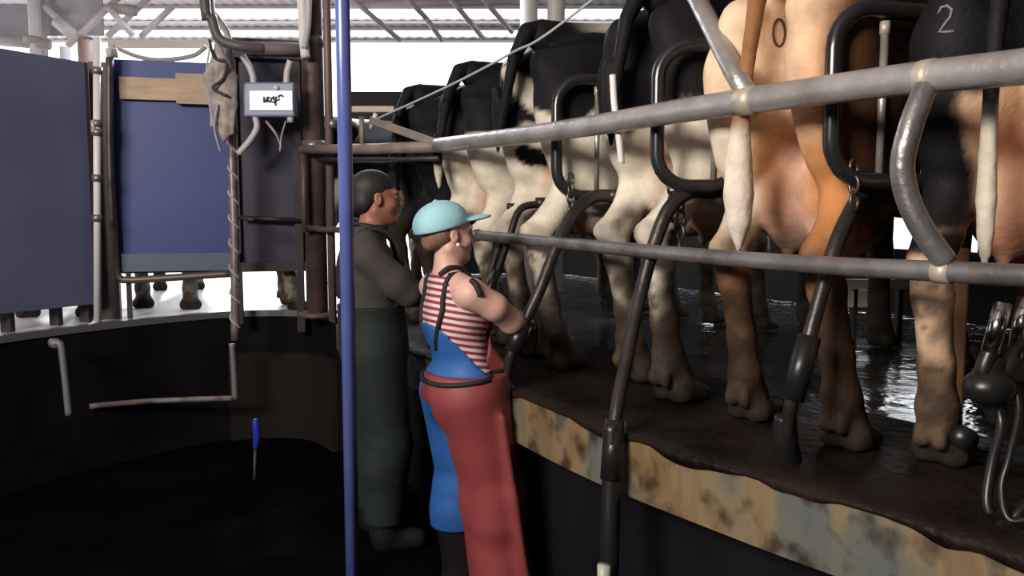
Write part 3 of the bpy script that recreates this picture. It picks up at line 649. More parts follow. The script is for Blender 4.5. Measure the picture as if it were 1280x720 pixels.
# ------------------------------------------------------------------ cows
def cow_field(hl=(0,0), hr=(0,0), fl_=(0,0), fr_=(0,0), h=.0185, scale=1.):
    fd = Field((-.46,-.34,-.03), (.46,2.95,1.72), h)
    # trunk
    fd.ell((0,1.02,1.05), (.325,.72,.40), .05)
    fd.ell((0,1.55,1.06), (.265,.42,.42), .08)
    fd.ell((0,.45,1.14), (.24,.42,.30), .08)
    fd.cone((0,.02,1.40), (0,1.75,1.42), .07, .09, .12)
    fd.cone((0,1.7,1.36), (0,1.85,1.30), .13, .15, .1)
    for s in (-1, 1):
        fd.cone((s*.20,.42,1.40), (s*.25,.44,1.36), .07, .055, .07)       # hook bone
        fd.cone((s*.22,.42,1.36), (s*.115,-.04,1.27), .07, .055, .07)     # hip to pin
        fd.cone((s*.11,-.05,1.27), (s*.12,-.06,1.24), .05, .05, .04)      # pin bone
        fd.ell((s*.15,.18,1.08), (.135,.27,.32), .06)                     # rump and thigh
        fd.cone((s*.150,.02,1.12), (s*.165,.05,.86), .115, .085, .06)     # back of thigh
    for s, (dy, dx) in ((-1, hl), (1, hr)):
        kx = s*.20
        fd.cone((s*.17,.14,1.0), (s*.185,.17+dy*.4,.76), .145, .085, .06)
        fd.cone((s*.20,.36,.92), (s*.19,.18+dy*.4,.72), .12, .07, .06)
        fd.chain([((s*.175,.10+dy*.4,.80), .085), ((s*.17+dx*.5,-.03+dy*.8,.62), .052), ((s*.165+dx*.5,-.125+dy*.8,.575), .040)], .04)   # gaskin to point of hock
        fd.cone((s*.165+dx*.5,-.075+dy*.8,.56), (s*.165+dx*.6,-.06+dy*.9,.47), .056, .048, .03)
        fd.chain([((s*.165+dx*.6,-.06+dy*.9,.47), .050), ((s*.165+dx*.9,-.02+dy,.28), .044), ((s*.165+dx,.0+dy,.16), .052), ((s*.165+dx,.045+dy,.075), .056)], .03)
        for c in (-1, 1):
            fd.cone((s*.165+dx+c*.036,.03+dy,.035), (s*.165+dx+c*.034,.125+dy,.022), .046, .032, .012)
            fd.cone((s*.165+dx+c*.028,-.045+dy,.10), (s*.165+dx+c*.028,-.04+dy,.07), .016, .02, .03)
    # udder with four teats
    fd.ell((-.075,.26,.74), (.12,.2,.19), .03); fd.ell((.075,.26,.74), (.12,.2,.19), .03)
    fd.cone((0,.3,.84), (0,.75,.78), .16, .08, .08)
    for sx in (-1, 1):
        for yy in (.18, .36): fd.cone((sx*.075,yy,.60), (sx*.08,yy,.525), .017, .013, .02)
    # forequarters
    for s, (dy, dx) in ((-1, fl_), (1, fr_)):
        fd.ell((s*.19,1.62,1.12), (.11,.22,.34), .07)
        fd.chain([((s*.19,1.60,.92), .13), ((s*.185,1.55+dy*.3,.70), .085), ((s*.17+dx*.5,1.57+dy*.6,.46), .055), ((s*.17+dx*.5,1.57+dy*.6,.42), .055), ((s*.165+dx,1.57+dy,.24), .044), ((s*.165+dx,1.57+dy,.14), .05), ((s*.165+dx,1.61+dy,.07), .052)], .03)
        for c in (-1, 1): fd.cone((s*.165+dx+c*.03,1.60+dy,.035), (s*.165+dx+c*.028,1.68+dy,.02), .040, .028, .012)
    fd.ell((0,1.85,.88), (.12,.16,.2), .08)
    # neck and head, lowered forward
    fd.cone((0,1.78,1.2), (0,2.25,1.18), .22, .14, .1, flat=(1.25,1,1))
    fd.cone((0,2.25,1.2), (0,2.36,1.16), .13, .12, .06)
    fd.cone((0,2.34,1.14), (0,2.66,.90), .105, .065, .05)
    fd.cone((0,2.36,1.06), (0,2.60,.88), .08, .05, .04)
    fd.ell((0,2.68,.88), (.075,.06,.065), .03)
    for s in (-1, 1):
        fd.cone((s*.09,2.26,1.26), (s*.24,2.22,1.24), .03, .016, .02, flat=(1,1.6,.8))
        fd.ell((s*.19,2.23,1.25), (.07,.02,.045), .02)
        fd.ell((s*.085,2.40,1.16), (.03,.035,.03), .02)
    fd.clip(lambda x, y, z: .0 - z)
    return fd
def nz(V, sc, seed):
    return np.array([noise.fractal(Vector((p[0]*sc+seed, p[1]*sc, p[2]*sc)), .7, 2., 3) for p in V])
WHITE = np.array((.88,.81,.68)); BLACK = np.array((.012,.011,.014)); PINK = np.array((.62,.38,.28)); MUD = np.array((.060,.038,.026))
def mixc(a, b, t): t = np.clip(t, 0, 1)[:, None]; return a*(1-t) + b*t
def sst(e0, e1, v): t = np.clip((v-e0)/(e1-e0), 0, 1); return t*t*(3-2*t)
def finish(C, V, mud=.75, top=.55, udder=PINK):
    n = nz(V, 5, 11.); x, y, z = V.T
    ud = (sst(.30,.24, np.abs(x)) * sst(.50,.42, y) * sst(.04,.10, y+.0) * sst(.48,.56, z) * sst(.95,.88, z))
    inner = ud * sst(.17,.10, np.abs(x))
    C = mixc(C, udder, inner)
    C = mixc(C, MUD*(.8+.5*n[:, None]), np.clip(sst(top+.12, top-.22, z + n*.28)*mud, 0, 1))
    n2 = nz(V, 11, 5.); C = mixc(C, MUD*.7, sst(-.02,.22, n2)*sst(.60,.48,z)*.7)
    C = mixc(C, np.array((.03,.023,.018)), sst(.10,.05, z+n*.03))
    return C
def coatA(V):
    x, y, z = V.T; n = nz(V, 3, 1.); C = mixc(WHITE, BLACK, sst(.30,.34, z + n*.2)); return finish(C, V, .95, .6, BLACK)
def coatB(V):
    x, y, z = V.T; n = nz(V, 3, 4.); C = mixc(WHITE, BLACK, sst(.98,1.02, z + n*.15 + .25*(y>.5)*(y-.5))); return finish(C, V, .95, .55)
def coatC(V):
    x, y, z = V.T; n = nz(V, 3, 9.)
    b = sst(1.02,1.06, z + n*.10)
    patch = sst(.02,-.02, ((y-.45)/.16)**2 + ((z-1.16)/.13)**2 - 1 + n*.6) * (x > 0); b = b*(1-patch)
    stripe = sst(.03,.0, np.abs(z-1.35 + (x+.15)*1.8) - .04) * (x < -.02) * (y < .2); b = b*(1-stripe*.8)
    spot = sst(.1,-.1, ((y-.0)/.04)**2*0 + ((x+.065)/.045)**2 + ((z-.90)/.055)**2 - 1 + n*.7) * (y < .3)
    top = sst(.02,-.02, (np.abs(x)-.09-.05*n)) * sst(1.4,1.44, z) * sst(.1,.35,y)
    C = finish(mixc(WHITE, BLACK, b*(1-top*.8)), V, .95, .55); return mixc(C, BLACK, spot)
def coatD(V):
    x, y, z = V.T; n = nz(V, 3, 16.); C = mixc(WHITE, BLACK, sst(.90,.93, z + n*.06 - .5*np.abs(x+.10) + .4*(y > .3)*(y-.3) + .5*(x > .1)*(x-.1))); return finish(C, V, .97, .58)
def coatE(V):
    x, y, z = V.T; n = nz(V, 2.5, 21.)
    br = np.array((.60,.26,.095)); pale = np.array((.90,.68,.48)); dk = np.array((.05,.022,.012))
    C = np.repeat(br[None], len(V), 0); C = mixc(C, pale, sst(.26,.04, x + n*.05)*sst(.8,1.0,z)*.92)
    C = mixc(C, dk, sst(.27,.36, y + n*.05 + 2.2*np.clip(x-.12,0,.2)))
    C = mixc(C, dk, sst(.17,.23, x)*sst(.72,.8,z)*.9)
    C = mixc(C, WHITE, sst(.05,.0, np.abs(x+.17)-.05)*sst(1.06,1.0,z)*sst(.5,.6,z)*(y<.12)*.75)
    C = mixc(C, np.array((.22,.12,.06)), sst(.75,.5,z)*.8)
    return finish(C, V, .93, .56, np.array((.82,.50,.38)))
def coatF(V):
    x, y, z = V.T; n = nz(V, 3, 30.)
    cream = np.array((.90,.62,.42)); C = mixc(np.repeat(cream[None], len(V), 0), BLACK, sst(1.02,1.06, z + n*.08))
    C = mixc(C, BLACK, sst(-.08,-.11, x + n*.02)*sst(.62,.68, z + n*.1)); C = mixc(C, BLACK, sst(.3,.4,y)*sst(.6,.7,z))
    C = mixc(C, BLACK, sst(.045,.03, np.abs(z-.60)-.01+n*.05)*(x<-.1)*(y<.0))
    return finish(C, V, .93, .50, np.array((.72,.36,.24)))
def coatG(V):
    x, y, z = V.T; n = nz(V, 2, 40.); C = mixc(WHITE, BLACK, sst(-.08,.0, n)); return finish(C, V)
cowm = coat_mat('cow_coat')
def tail_mesh(L, swing, col, tip, thick=1.):
    fd = Field((-.2,-.34,.15), (.2,.2,1.55), .0125)
    pts = [((0,.02,1.43),.045), ((0,-.06,1.41),.04), ((swing*.1,-.12,1.30),.028), ((swing*.35,-.15,1.12),.022), ((swing*.7,-.165,.98),.022*(.4+.6*thick)), ((swing*.9,-.165,L+.22),.029*thick), ((swing,-.16,L+.12),.034*thick), ((swing*1.05,-.155,L+.04),.028*thick), ((swing*1.08,-.15,L-.04),.010)]
    fd.chain([(p, r*.95) for p, r in pts], .006)
    def cf(V):
        z = V[:, 2]; n = nz(V, 5, 3); return mixc(np.repeat(np.array(col)[None], len(V), 0), np.array(tip), sst(.98,.9, z + n*.05) )
    return fd, cf
COWS = {}
def cow(name_key, loc, heading, coat, label, tail, pose={}, scale=1., group='cows standing in the milking stalls'):
    root = empty('dairy_cow', (loc[0], loc[1], PZ+.004), label, 'cow', group, rz=-R(heading)); root.scale = (scale,)*3
    o, V, Fc = organic('body', cow_field(**pose), cowm, root, coat)
    fd, cf = tail_mesh(*tail); organic('tail', fd, cowm, root, cf)
    COWS[name_key] = (root, V, Fc); return root
H = 42
def place(t): return (.87 - .34*t - (.07 if t > 1 else 0), 2.59 + .61*t + (.03 if t > 1 else 0))
WT = (.75,.68,.58); BK = (.012,.011,.014)
cow('F', (1.25, 2.11), 50, coatF, 'black and cream cow with white tail switch and light number brand, nearest at right', (.60, .0, BK, WT, .75), dict(hl=(.02,-.0), hr=(.05,0)))
cow('E', (.80, 2.55), 52, coatE, 'orange brown cow with pale rump branded with an oval, second from the right', (.62, -.02, (.30,.14,.06), (.80,.72,.62), 1.35), dict(hl=(.09,.0), hr=(.03,.05), fr_=(-.12,0)))
cow('D', place(1), 58, coatD, 'black cow with plain white hind legs and hanging black tail, left of the brown cow', (.92, -.04, BK, BK, .9), dict(hl=(.05,0), hr=(-.06,.0)), 1.07)
cow('C', place(2), 58, coatC, 'black and white cow with one black spot on its white thigh', (.95, -.08, BK, WT, .7), dict(hl=(.03,0), hr=(-.05,.02)), 1.05)
cow('B', place(3), 58, coatB, 'black cow with cream thighs directly behind the cap of the woman', (.85, -.06, BK, WT, .8), dict(hl=(0,0), hr=(.06,0)), 1.0)
cow('A', place(4), 58, coatA, 'farthest dark cow of the row, beyond the rail joint', (.8, 0, BK, BK), dict(hl=(0,0), hr=(.03,0)), .98)
# far-side cows behind the panels, their legs showing in the gap
far = [(P(72,410,5.42), -34, 'far cow whose legs show under the slate blue panel'), (P(207,395,5.9), -18, 'far cow whose legs show under the framed navy blue panel'),
       (P(360,385,5.98), 38, 'far cow whose legs show under the panel behind the control box')]
pf_, pv, pfc = None, None, None
for i, (p, hd, lab) in enumerate(far):
    if i == 0:
        proto = cow('G', (p.x, p.y), hd, coatG, lab, (.7, .02, BK, WT), dict(hl=(.1,0), hr=(-.1,.02)), .93, 'cows on the far side behind the blue panels'); 
    else:
        r2 = proto.copy(); COL.objects.link(r2); r2.location = (p.x, p.y, PZ+.004); r2.rotation_euler = (0, 0, -R(hd)); r2['label'] = lab
        for ch in proto.children: c = ch.copy(); COL.objects.link(c); c.parent = r2
# freeze brands laid on the coat
def brand(key, name, pix, r, m, closed=False, label=None):
    root, V, Fc = COWS[key]; bvh = BVHTree.FromPolygons([Vector(p) for p in V], [tuple(int(i) for i in q) for q in Fc])
    inv = (Matrix.Translation(root.location) @ root.rotation_euler.to_matrix().to_4x4() @ Matrix.Diagonal((*root.scale, 1))).inverted()
    a = inv @ cam.location; out = []
    for x, y in pix:
        d = ((inv @ P(x, y, 2.)) - a).normalized(); hit = bvh.ray_cast(a, d)
        if hit[0] is not None: out.append(hit[0] - d*.002)
    o = mesh(name, tube(out, r, 6, closed=closed, smooth=False), m, None); o.parent = root
    if label: o['label'] = label
    return o
brand('E', 'brand_mark', [(974 + 7.5*math.cos(2*math.pi*k/28), 41 + 17*math.sin(2*math.pi*k/28)) for k in range(28)], .0038, mat('brand_dark', (.10,.06,.045), .8), True, 'dark oval brand')
brand('F', 'brand_mark', [(1173,17),(1177,9),(1184,7),(1190,12),(1188,21),(1181,30),(1174,40),(1183,40),(1193,39)], .0038, mat('brand_light', (.2,.2,.24), .8), False, 'light number 2 brand')
# ------------------------------------------------------------------ people (local frame: x forward, y left, z up)
def skin_mat(name, c1, c2):
    m = mat(name, c1, .5, 0, col2=c2, scale=9, bump=.06, bscale=90); b = m.node_tree.nodes['Principled BSDF']
    b.inputs['Subsurface Weight'].default_value = .08; b.inputs['Subsurface Radius'].default_value = (.02,.008,.005); return m
skinW = skin_mat('fair_skin', (.74,.46,.40), (.68,.40,.34)); skinM = skin_mat('ruddy_skin', (.36,.16,.11), (.30,.12,.085))
def Vv(*a): return np.array(a, float)
def head(fd, c, s=1., k=.02, yaw=0.):
    cy, sy = math.cos(yaw), math.sin(yaw)
    def q(x, y, z): return (c[0]+s*(x*cy - y*sy), c[1]+s*(x*sy + y*cy), c[2]+s*z)
    rot = Matrix.Rotation(yaw, 3, 'Z')
    E = lambda p, r, k=.02, sub=False: fd.ell(q(*p), [a*s for a in r], k, rot, sub)
    Cn = lambda a, b, r1, r2, k=.015: fd.cone(q(*a), q(*b), r1*s, r2*s, k)
    E((-.018,0,.032), (.098,.077,.084)); E((.03,0,-.03), (.060,.060,.085), .03)
    for t in (-1, 1):
        Cn((-.015,t*.052,-.055), (.055,t*.012,-.098), .022, .02, .025)
        Cn((.078,t*.042,.026), (.088,t*.01,.024), .010, .010)
        E((.055,t*.042,-.030), (.026,.020,.022), .02)
    Cn((.086,0,.016), (.106,0,-.028), .008, .013, .012)
    for t in (-1, 1): E((.098,t*.011,-.034), (.010,.007,.007), .006)
    for t in (-1, 1): E((.090,t*.033,.004), (.013,.016,.009), .008, True)
    Cn((.086,-.018,-.058), (.086,.018,-.058), .007, .007, .006); Cn((.084,-.015,-.069), (.084,.015,-.069), .0075, .0075, .006)
    E((.072,0,-.095), (.02,.022,.016), .015)
    for t in (-1, 1):
        E((-.004,t*.079,-.008), (.019,.008,.031), .006); E((-.002,t*.086,-.004), (.009,.006,.016), .004, True)
    return q
def hand(fd, w, d, nrm, side, curl=.9, s=1., k=.008):
    """w wrist, d pointing direction, nrm out of the palm, side = towards the thumb"""
    w = Vector(w); d = Vector(d).normalized(); nrm = (Vector(nrm) - d*Vector(nrm).dot(d)).normalized(); sd = Vector(side); sd = (sd - d*sd.dot(d) - nrm*sd.dot(nrm)).normalized()
    for a in (-.026, -.009, .009, .025):
        fd.cone(w + sd*a*.8*s, w + d*.085*s + sd*a*s, .017*s, .0135*s, .018)
    for a, L in ((.027,.072), (.009,.082), (-.009,.076), (-.026,.06)):
        p = w + d*.085*s + sd*a*s; ang = .25*curl; pts = [(p, .0105*s)]; r = .0102
        for f in (.45, .31, .24):
            dd = d*math.cos(ang) + nrm*math.sin(ang) + sd*a*2; dd.normalize(); p = p + dd*L*f*s; r -= .0009; pts.append((p, r*s)); ang += .75*curl
        fd.chain([(tuple(x), y) for x, y in pts], k*.6)
    p0 = w + d*.022*s + sd*.028*s; p1 = p0 + (d*.6 + sd*.75 + nrm*.35).normalized()*.042*s; p2 = p1 + (d*.85 + sd*.25 + nrm*.5).normalized()*.032*s; p3 = p2 + (d*.8 - sd*.1 + nrm*.6).normalized()*.024*s
    fd.chain([(tuple(p0), .016*s), (tuple(p1), .0125*s), (tuple(p2), .0108*s), (tuple(p3), .0088*s)], .01)
def stripe_mat():
    m = bpy.data.materials.new('striped_jersey'); m.use_nodes = True; nt = m.node_tree; N = nt.nodes; L = nt.links; b = N['Principled BSDF']; b.inputs['Roughness'].default_value = .85
    tc = N.new('ShaderNodeTexCoord'); sp = N.new('ShaderNodeSeparateXYZ'); L.new(tc.outputs['Object'], sp.inputs[0])
    a = N.new('ShaderNodeMath'); a.operation = 'MULTIPLY_ADD'; L.new(sp.outputs['X'], a.inputs[0]); a.inputs[1].default_value = .18; L.new(sp.outputs['Z'], a.inputs[2])
    d = N.new('ShaderNodeMath'); d.operation = 'MULTIPLY'; d.inputs[1].default_value = 2*math.pi/.0245; L.new(a.outputs[0], d.inputs[0])
    s = N.new('ShaderNodeMath'); s.operation = 'SINE'; L.new(d.outputs[0], s.inputs[0])
    cr = N.new('ShaderNodeValToRGB'); cr.color_ramp.elements[0].position = .40; cr.color_ramp.elements[1].position = .58
    cr.color_ramp.elements[0].color = (.30,.035,.06,1); cr.color_ramp.elements[1].color = (.72,.62,.62,1)
    h = N.new('ShaderNodeMath'); h.operation = 'MULTIPLY_ADD'; h.inputs[1].default_value = .5; h.inputs[2].default_value = .5; L.new(s.outputs[0], h.inputs[0])
    L.new(h.outputs[0], cr.inputs['Fac']); L.new(cr.outputs['Color'], b.inputs['Base Color']); return m
# ---- woman
WX = P(600, 400, 3.3).x
wo = empty('person', (WX, 3.3, 0), 'person in a pale blue cap, striped sleeveless top and red apron, reaching to the cows', 'person', rz=R(30))
wo_t = [((-.07,0,.90),(.115,.155,.13)), ((-.085,0,1.03),(.088,.125,.13)), ((-.12,0,1.17),(.100,.142,.155)), ((-.062,.065,1.165),(.050,.055,.052)), ((-.062,-.065,1.165),(.050,.055,.052)), ((-.125,0,.86),(.085,.13,.10))]
wl = {'R': [((-.09,-.085,.86),.098), ((.035,-.10,.47),.060), ((.02,-.10,.36),.062), ((.115,-.11,.10),.042)], 'L': [((-.09,.085,.86),.098), ((-.05,.10,.47),.060), ((-.07,.10,.36),.062), ((-.05,.10,.10),.042)]}
HC = (-.135, .0, 1.49); YAW = R(-6)
def w_torso(fd, o=0., k=.04):
    for c, r in wo_t: fd.ell(c, [a+o for a in r], k)
def w_legs(fd, o=0., which='RL'):
    for s in which: fd.chain([(p, r+o) for p, r in wl[s]], .04)
fd = Field((-.36,-.34,0), (.48,.46,1.68), .0068)
w_torso(fd); w_legs(fd)
for s in (-1, 1):
    fd.cone((-.14,s*.04,1.315), (-.13,s*.15,1.275), .045, .055, .04)
fd.cone((-.14,0,1.28), (-.14,0,1.42), .062, .05, .03)
head(fd, HC, .96, yaw=YAW)
fd.chain([((-.125,-.175,1.272),.058), ((-.04,-.19,1.22),.050), ((.055,-.155,1.155),.046), ((.085,-.13,1.145),.046), ((.215,.055,1.11),.031)], .02)
fd.chain([((-.13,.165,1.27),.050), ((.02,.20,1.09),.037), ((.06,.22,1.085),.038), ((.2,.30,1.08),.025)], .02)
hand(fd, (.212,.05,1.11), (.7,.6,.0), (0,0,-1), (-.6,.7,.2), .9, .92)
hand(fd, (.2,.30,1.08), (.8,.3,.05), (0,0,-1), (.3,-.8,.2), .9, .92)
fd.cone((.115,-.11,.06), (.20,-.115,.035), .045, .035, .02); fd.cone((-.05,.10,.06), (.04,.10,.035), .045, .035, .02)
organic('body', fd, skinW, wo)
for t in (-1, 1):
    q = Matrix.Rotation(YAW, 3, 'Z') @ Vector((.078,t*.031,.004))*.96 + Vector(HC)
    f2 = Field(tuple(q - Vector((.02,.02,.02))), tuple(q + Vector((.02,.02,.02))), .003); f2.ell(tuple(q), (.010,.010,.010), .001)
    organic('eye', f2, mat('eye', (.16,.12,.10), .3), wo)
fd = Field((-.36,-.24,.9), (.08,.24,1.38), .007); w_torso(fd, .009)
for s in (-1, 1): fd.cone((-.14,s*.05,1.30), (-.13,s*.10,1.285), .055, .056, .03)
fd.cone((-.14,0,1.26), (-.14,0,1.33), .07, .066, .03)
fd.clip(lambda x, y, z: np.maximum.reduce([.94 - z, z - 1.335 + 0*x, np.minimum(np.abs(y)-.098 - .25*np.maximum(1.22-z, 0)*3, 1.14 - z + 0*x)*-1*-1]))
organic('striped_top', fd, stripe_mat(), wo)
redap = mat('red_rubber_apron', (.27,.05,.055), .6, 0, col2=(.22,.038,.042), scale=5, bump=.25, bscale=6)
bluef = mat('bright_blue_dungarees', (.025,.13,.46), .6, 0, col2=(.02,.11,.38), scale=6, bump=.2, bscale=9)
fd = Field((-.40,-.30,.2), (.24,.32,1.24), .0075)
w_torso(fd, .016); w_legs(fd, .026, 'L'); w_legs(fd, .006, 'R'); fd.cone((-.06,.10,.45), (-.06,.11,.30), .095, .10, .03)
fd.clip(lambda x, y, z: np.maximum.reduce([z - (1.13 - 1.1*(x+.21)) + 0*y, .29 - z, np.where(z > .97, z-1.16, -1.)]))
organic('dungarees', fd, bluef, wo)
fd = Field((-.40,-.34,.02), (.34,.28,1.30), .0075)
fd.ell((-.065,-.01,.88), (.136,.172,.16), .05)
fd.chain([((-.05,-.03,.92),.125), ((-.015,-.05,.66),.118), ((.025,-.065,.42),.106), ((.07,-.08,.06),.122)], .05)
fd.chain([((-.05,-.06,.92),.122), ((.0,-.03,.66),.108), ((.03,.0,.42),.11), ((.08,.02,.06),.11)], .05)
w_torso(fd, .026); fd.chain([(p, r+.03) for p, r in wl['R'][:3]], .05)
rr = random.Random(8)
for i in range(7):                                    # soft vertical folds
    y0 = -.22 + .06*i; fd.cone((-.02+.02*i,y0,.80), (.10+.015*i*0,y0,.05), .004, .018, .05)
fd.clip(lambda x, y, z: np.maximum.reduce([.07 - z + 0*x, np.where(z > .955, -(x + .06) + .3*(z-.93), -(x + .30 - .32*np.maximum(.84 - z, 0))), np.where(z > .95, np.abs(y)-.13 + (z-.95)*.1, -1.), z - 1.24,
                                      np.where(z < .84, (y - .06)*1.0 - .55*(x+.05), -1.)]))
organic('apron', fd, redap, wo)
blk = mat('black_webbing', (.012,.011,.014), .7)
def ray_strap(name, pts, c, r, closed=False):
    vs_ = []; fs_ = []
    for nm in name.split(','):
        me = bpy.data.objects[nm].data; k0 = len(vs_); vs_ += [v.co.copy() for v in me.vertices]; fs_ += [tuple(i+k0 for i in p.vertices) for p in me.polygons]
    bvh = BVHTree.FromPolygons(vs_, fs_); out = []
    q = spline(pts, 5) if not closed else [Vector(p) for p in pts]
    for p in q:
        cc = Vector((c[0], c[1]+p.y*.6, min(c[2], p.z))); d = (cc - p).normalized(); h = bvh.ray_cast(p - d*.15, d)
        out.append((h[0] - d*.004) if h[0] is not None else p)
    return tube(out, r, 8, closed=closed, smooth=False)
el = [Vector((-.105 + .182*math.cos(a), -.005 + .205*math.sin(a), .945 + .022*math.cos(a))) for a in [2*math.pi*k/40 for k in range(40)]]
mesh('waist_strap', ray_strap('apron,dungarees', el, (-.07,0,2), .010, True), blk, wo, world=False)
for s in (-1, 1):
    mesh('shoulder_strap', ray_strap('striped_top', [(-.0,s*.06,1.19), (-.03,s*.085,1.27), (-.13,s*.095,1.40), (-.25,s*.10,1.29), (-.26,s*.11,1.21), (-.26,s*.08,1.13), (-.26,s*.03,1.05)], (-.13,0,1.2), .011), blk, wo, world=False)
mesh('neck_strap', tube([(-.195,-.045,1.335), (-.165,-.066,1.362), (-.11,-.062,1.355), (-.065,-.04,1.31), (-.05,0,1.28)], .011, 8), blk, wo, world=False)
mesh('strap_tab', tube([(-.14,-.20,1.325), (-.132,-.228,1.305), (-.122,-.236,1.27)], .012, 8), blk, wo, world=False)
bootm = mat('black_rubber_boot', (.012,.012,.013), .4)
for s, pts, toe in ((-1, wl['R'], ((.115,-.11,.055),(.225,-.115,.045))), (1, wl['L'], ((-.05,.10,.055),(.06,.10,.045)))):
    fd = Field((-.2,-.26,-.01), (.32,.22,.38), .009); fd.chain([(p, r+.022) for p, r in pts[2:]], .03); fd.cone(toe[0], toe[1], .058, .045, .03)
    fd.cone(pts[3][0], (pts[3][0][0]-.02, pts[3][0][1], .05), .06, .052, .03); fd.clip(lambda x, y, z: np.maximum(0*x - z, z - .33)); organic('boot', fd, bootm, wo)
# cap and hair
def tilt(p, c, a):
    p = Vector(p) - Vector(c); return Vector(c) + Matrix.Rotation(a, 3, 'Y') @ p
capm = mat('pale_blue_cloth', (.40,.72,.84), .8, 0, col2=(.36,.66,.78), scale=8, bump=.1, bscale=60)
fd = Field((-.32,-.14,1.40), (.16,.14,1.68), .0055); RT = Matrix.Rotation(R(-14), 3, 'Y')
def CP(x, y, z): return tuple(Vector(HC) + RT @ Vector((x, y, z)))
fd.ell(CP(-.022,0,.045), (.113,.092,.088), .01, RT)
n_ = RT @ Vector((0,0,1)); o_ = Vector(CP(0,0,.028))
fd.clip(lambda x, y, z: -((x-o_.x)*n_.x + (y-o_.y)*n_.y + (z-o_.z)*n_.z))
fd.ell(CP(.100,0,.034), (.092,.078,.011), .012, Matrix.Rotation(R(-8), 3, 'Y'))
fd.ell(CP(-.022,0,.134), (.010,.010,.006), .004)
organic('cap', fd, capm, wo)
fd = Field((-.32,-.14,1.36), (.02,.14,1.56), .0065)
fd.ell(tuple(Vector(HC)+Vector((-.045,0,.0))), (.062,.077,.055), .02); fd.ell(tuple(Vector(HC)+Vector((-.080,0,-.035))), (.03,.035,.03), .02)
organic('hair', fd, mat('light_brown_hair', (.30,.17,.12), .7, 0, col2=(.2,.11,.08), scale=40, stretch=(3,3,.6)), wo)
q = Vector(HC) + Vector((.0,-.082,-.04)); fd = Field(tuple(q-Vector((.02,)*3)), tuple(q+Vector((.02,)*3)), .0025); fd.ell(tuple(q), (.008,.008,.008), .001)
organic('earring', fd, mat('pearl', (.9,.88,.85), .2), wo)
# ---- man
MX = P(474, 400, 3.9).x
mo = empty('person', (MX, 3.9, 0), 'dark haired person in a dark tee shirt and green dungarees behind the blue pole', 'person', rz=R(14))
mt = [((-.03,0,.98),(.13,.17,.14)), ((-.035,0,1.12),(.12,.155,.15)), ((-.055,0,1.28),(.118,.175,.17))]
ml = {'R': [((-.03,-.095,.92),.105), ((.02,-.11,.50),.068), ((.0,-.11,.40),.068), ((.0,-.12,.10),.046)], 'L': [((-.03,.095,.92),.105), ((.0,.11,.50),.068), ((-.03,.11,.40),.068), ((-.04,.12,.10),.046)]}
MH = (.0, 0, 1.635)
def m_torso(fd, o=0.):
    for c, r in mt: fd.ell(c, [a+o for a in r], .05)
fd = Field((-.3,-.36,0), (.62,.42,1.80), .0075); m_torso(fd)
for s in 'RL': fd.chain(ml[s], .04)
for s in (-1, 1): fd.cone((-.06,s*.05,1.46), (-.06,s*.165,1.39), .05, .058, .05)
fd.cone((-.04,0,1.42), (-.02,0,1.55), .068, .06, .03); head(fd, MH, 1.02, yaw=R(0))
fd.chain([((-.06,-.185,1.38),.058), ((.12,-.18,1.20),.046), ((.15,-.16,1.195),.047), ((.37,.02,1.18),.030)], .02)
fd.chain([((-.03,.195,1.41),.06), ((.12,.22,1.20),.046), ((.15,.22,1.195),.047), ((.38,.18,1.16),.030)], .02)
hand(fd, (.37,.02,1.18), (.8,.5,-.1), (0,0,-1), (-.4,.8,.2), .8, 1.05); hand(fd, (.38,.18,1.16), (1,-.1,-.05), (0,0,-1), (.2,-.9,.2), .8, 1.05)
for s in 'RL': a = ml[s][3][0]; fd.cone((a[0],a[1],.05), (a[0]+.12,a[1],.035), .045, .035, .02)
organic('body', fd, skinM, mo)
for t in (-1, 1):
    q = Vector((.078,t*.033,.004))*1.02 + Vector(MH); f2 = Field(tuple(q - Vector((.02,.02,.02))), tuple(q + Vector((.02,.02,.02))), .003); f2.ell(tuple(q), (.012,.012,.012), .001)
    organic('eye', f2, mat('eye', (.5,.48,.45), .2), mo)
fd = Field((-.3,-.34,.95), (.34,.34,1.56), .0085); m_torso(fd, .018)
for s in (-1, 1): fd.cone((-.06,s*.06,1.45), (-.06,s*.16,1.39), .062, .07, .05)
fd.chain([((-.06,-.185,1.38),.07), ((.06,-.185,1.26),.07), ((.12,-.175,1.21),.068)], .03); fd.chain([((-.03,.195,1.41),.078), ((.11,.215,1.22),.072)], .03)
fd.cone((-.04,0,1.44), (-.03,0,1.50), .08, .072, .02); fd.clip(lambda x, y, z: np.maximum(z-1.515+0*x, 1.0-z))
organic('tee_shirt', fd, mat('dark_taupe_cotton', (.060,.05,.048), .85, 0, col2=(.05,.042,.04), scale=6, bump=.3, bscale=10), mo)
green = mat('dark_green_dungarees', (.007,.016,.014), .8, 0, col2=(.005,.011,.010), scale=5, bump=.3, bscale=8)
fd = Field((-.36,-.3,.1), (.3,.3,1.40), .009); m_torso(fd, .034)
for s in 'RL': fd.chain([(p, r+.04) for p, r in ml[s]], .05)
fd.clip(lambda x, y, z: np.maximum.reduce([.14-z+0*x, np.where(z > 1.15, np.maximum(np.abs(y)-.12, -x-.0), -1.), z-1.33]))
organic('dungarees', fd, green, mo)
for s in (-1, 1): mesh('shoulder_strap', tube([(.10,s*.09,1.32), (.07,s*.10,1.44), (-.02,s*.11,1.495), (-.12,s*.10,1.45), (-.175,s*.07,1.34), (-.18,s*.04,1.18)], .013, 8), blk, mo, world=False)
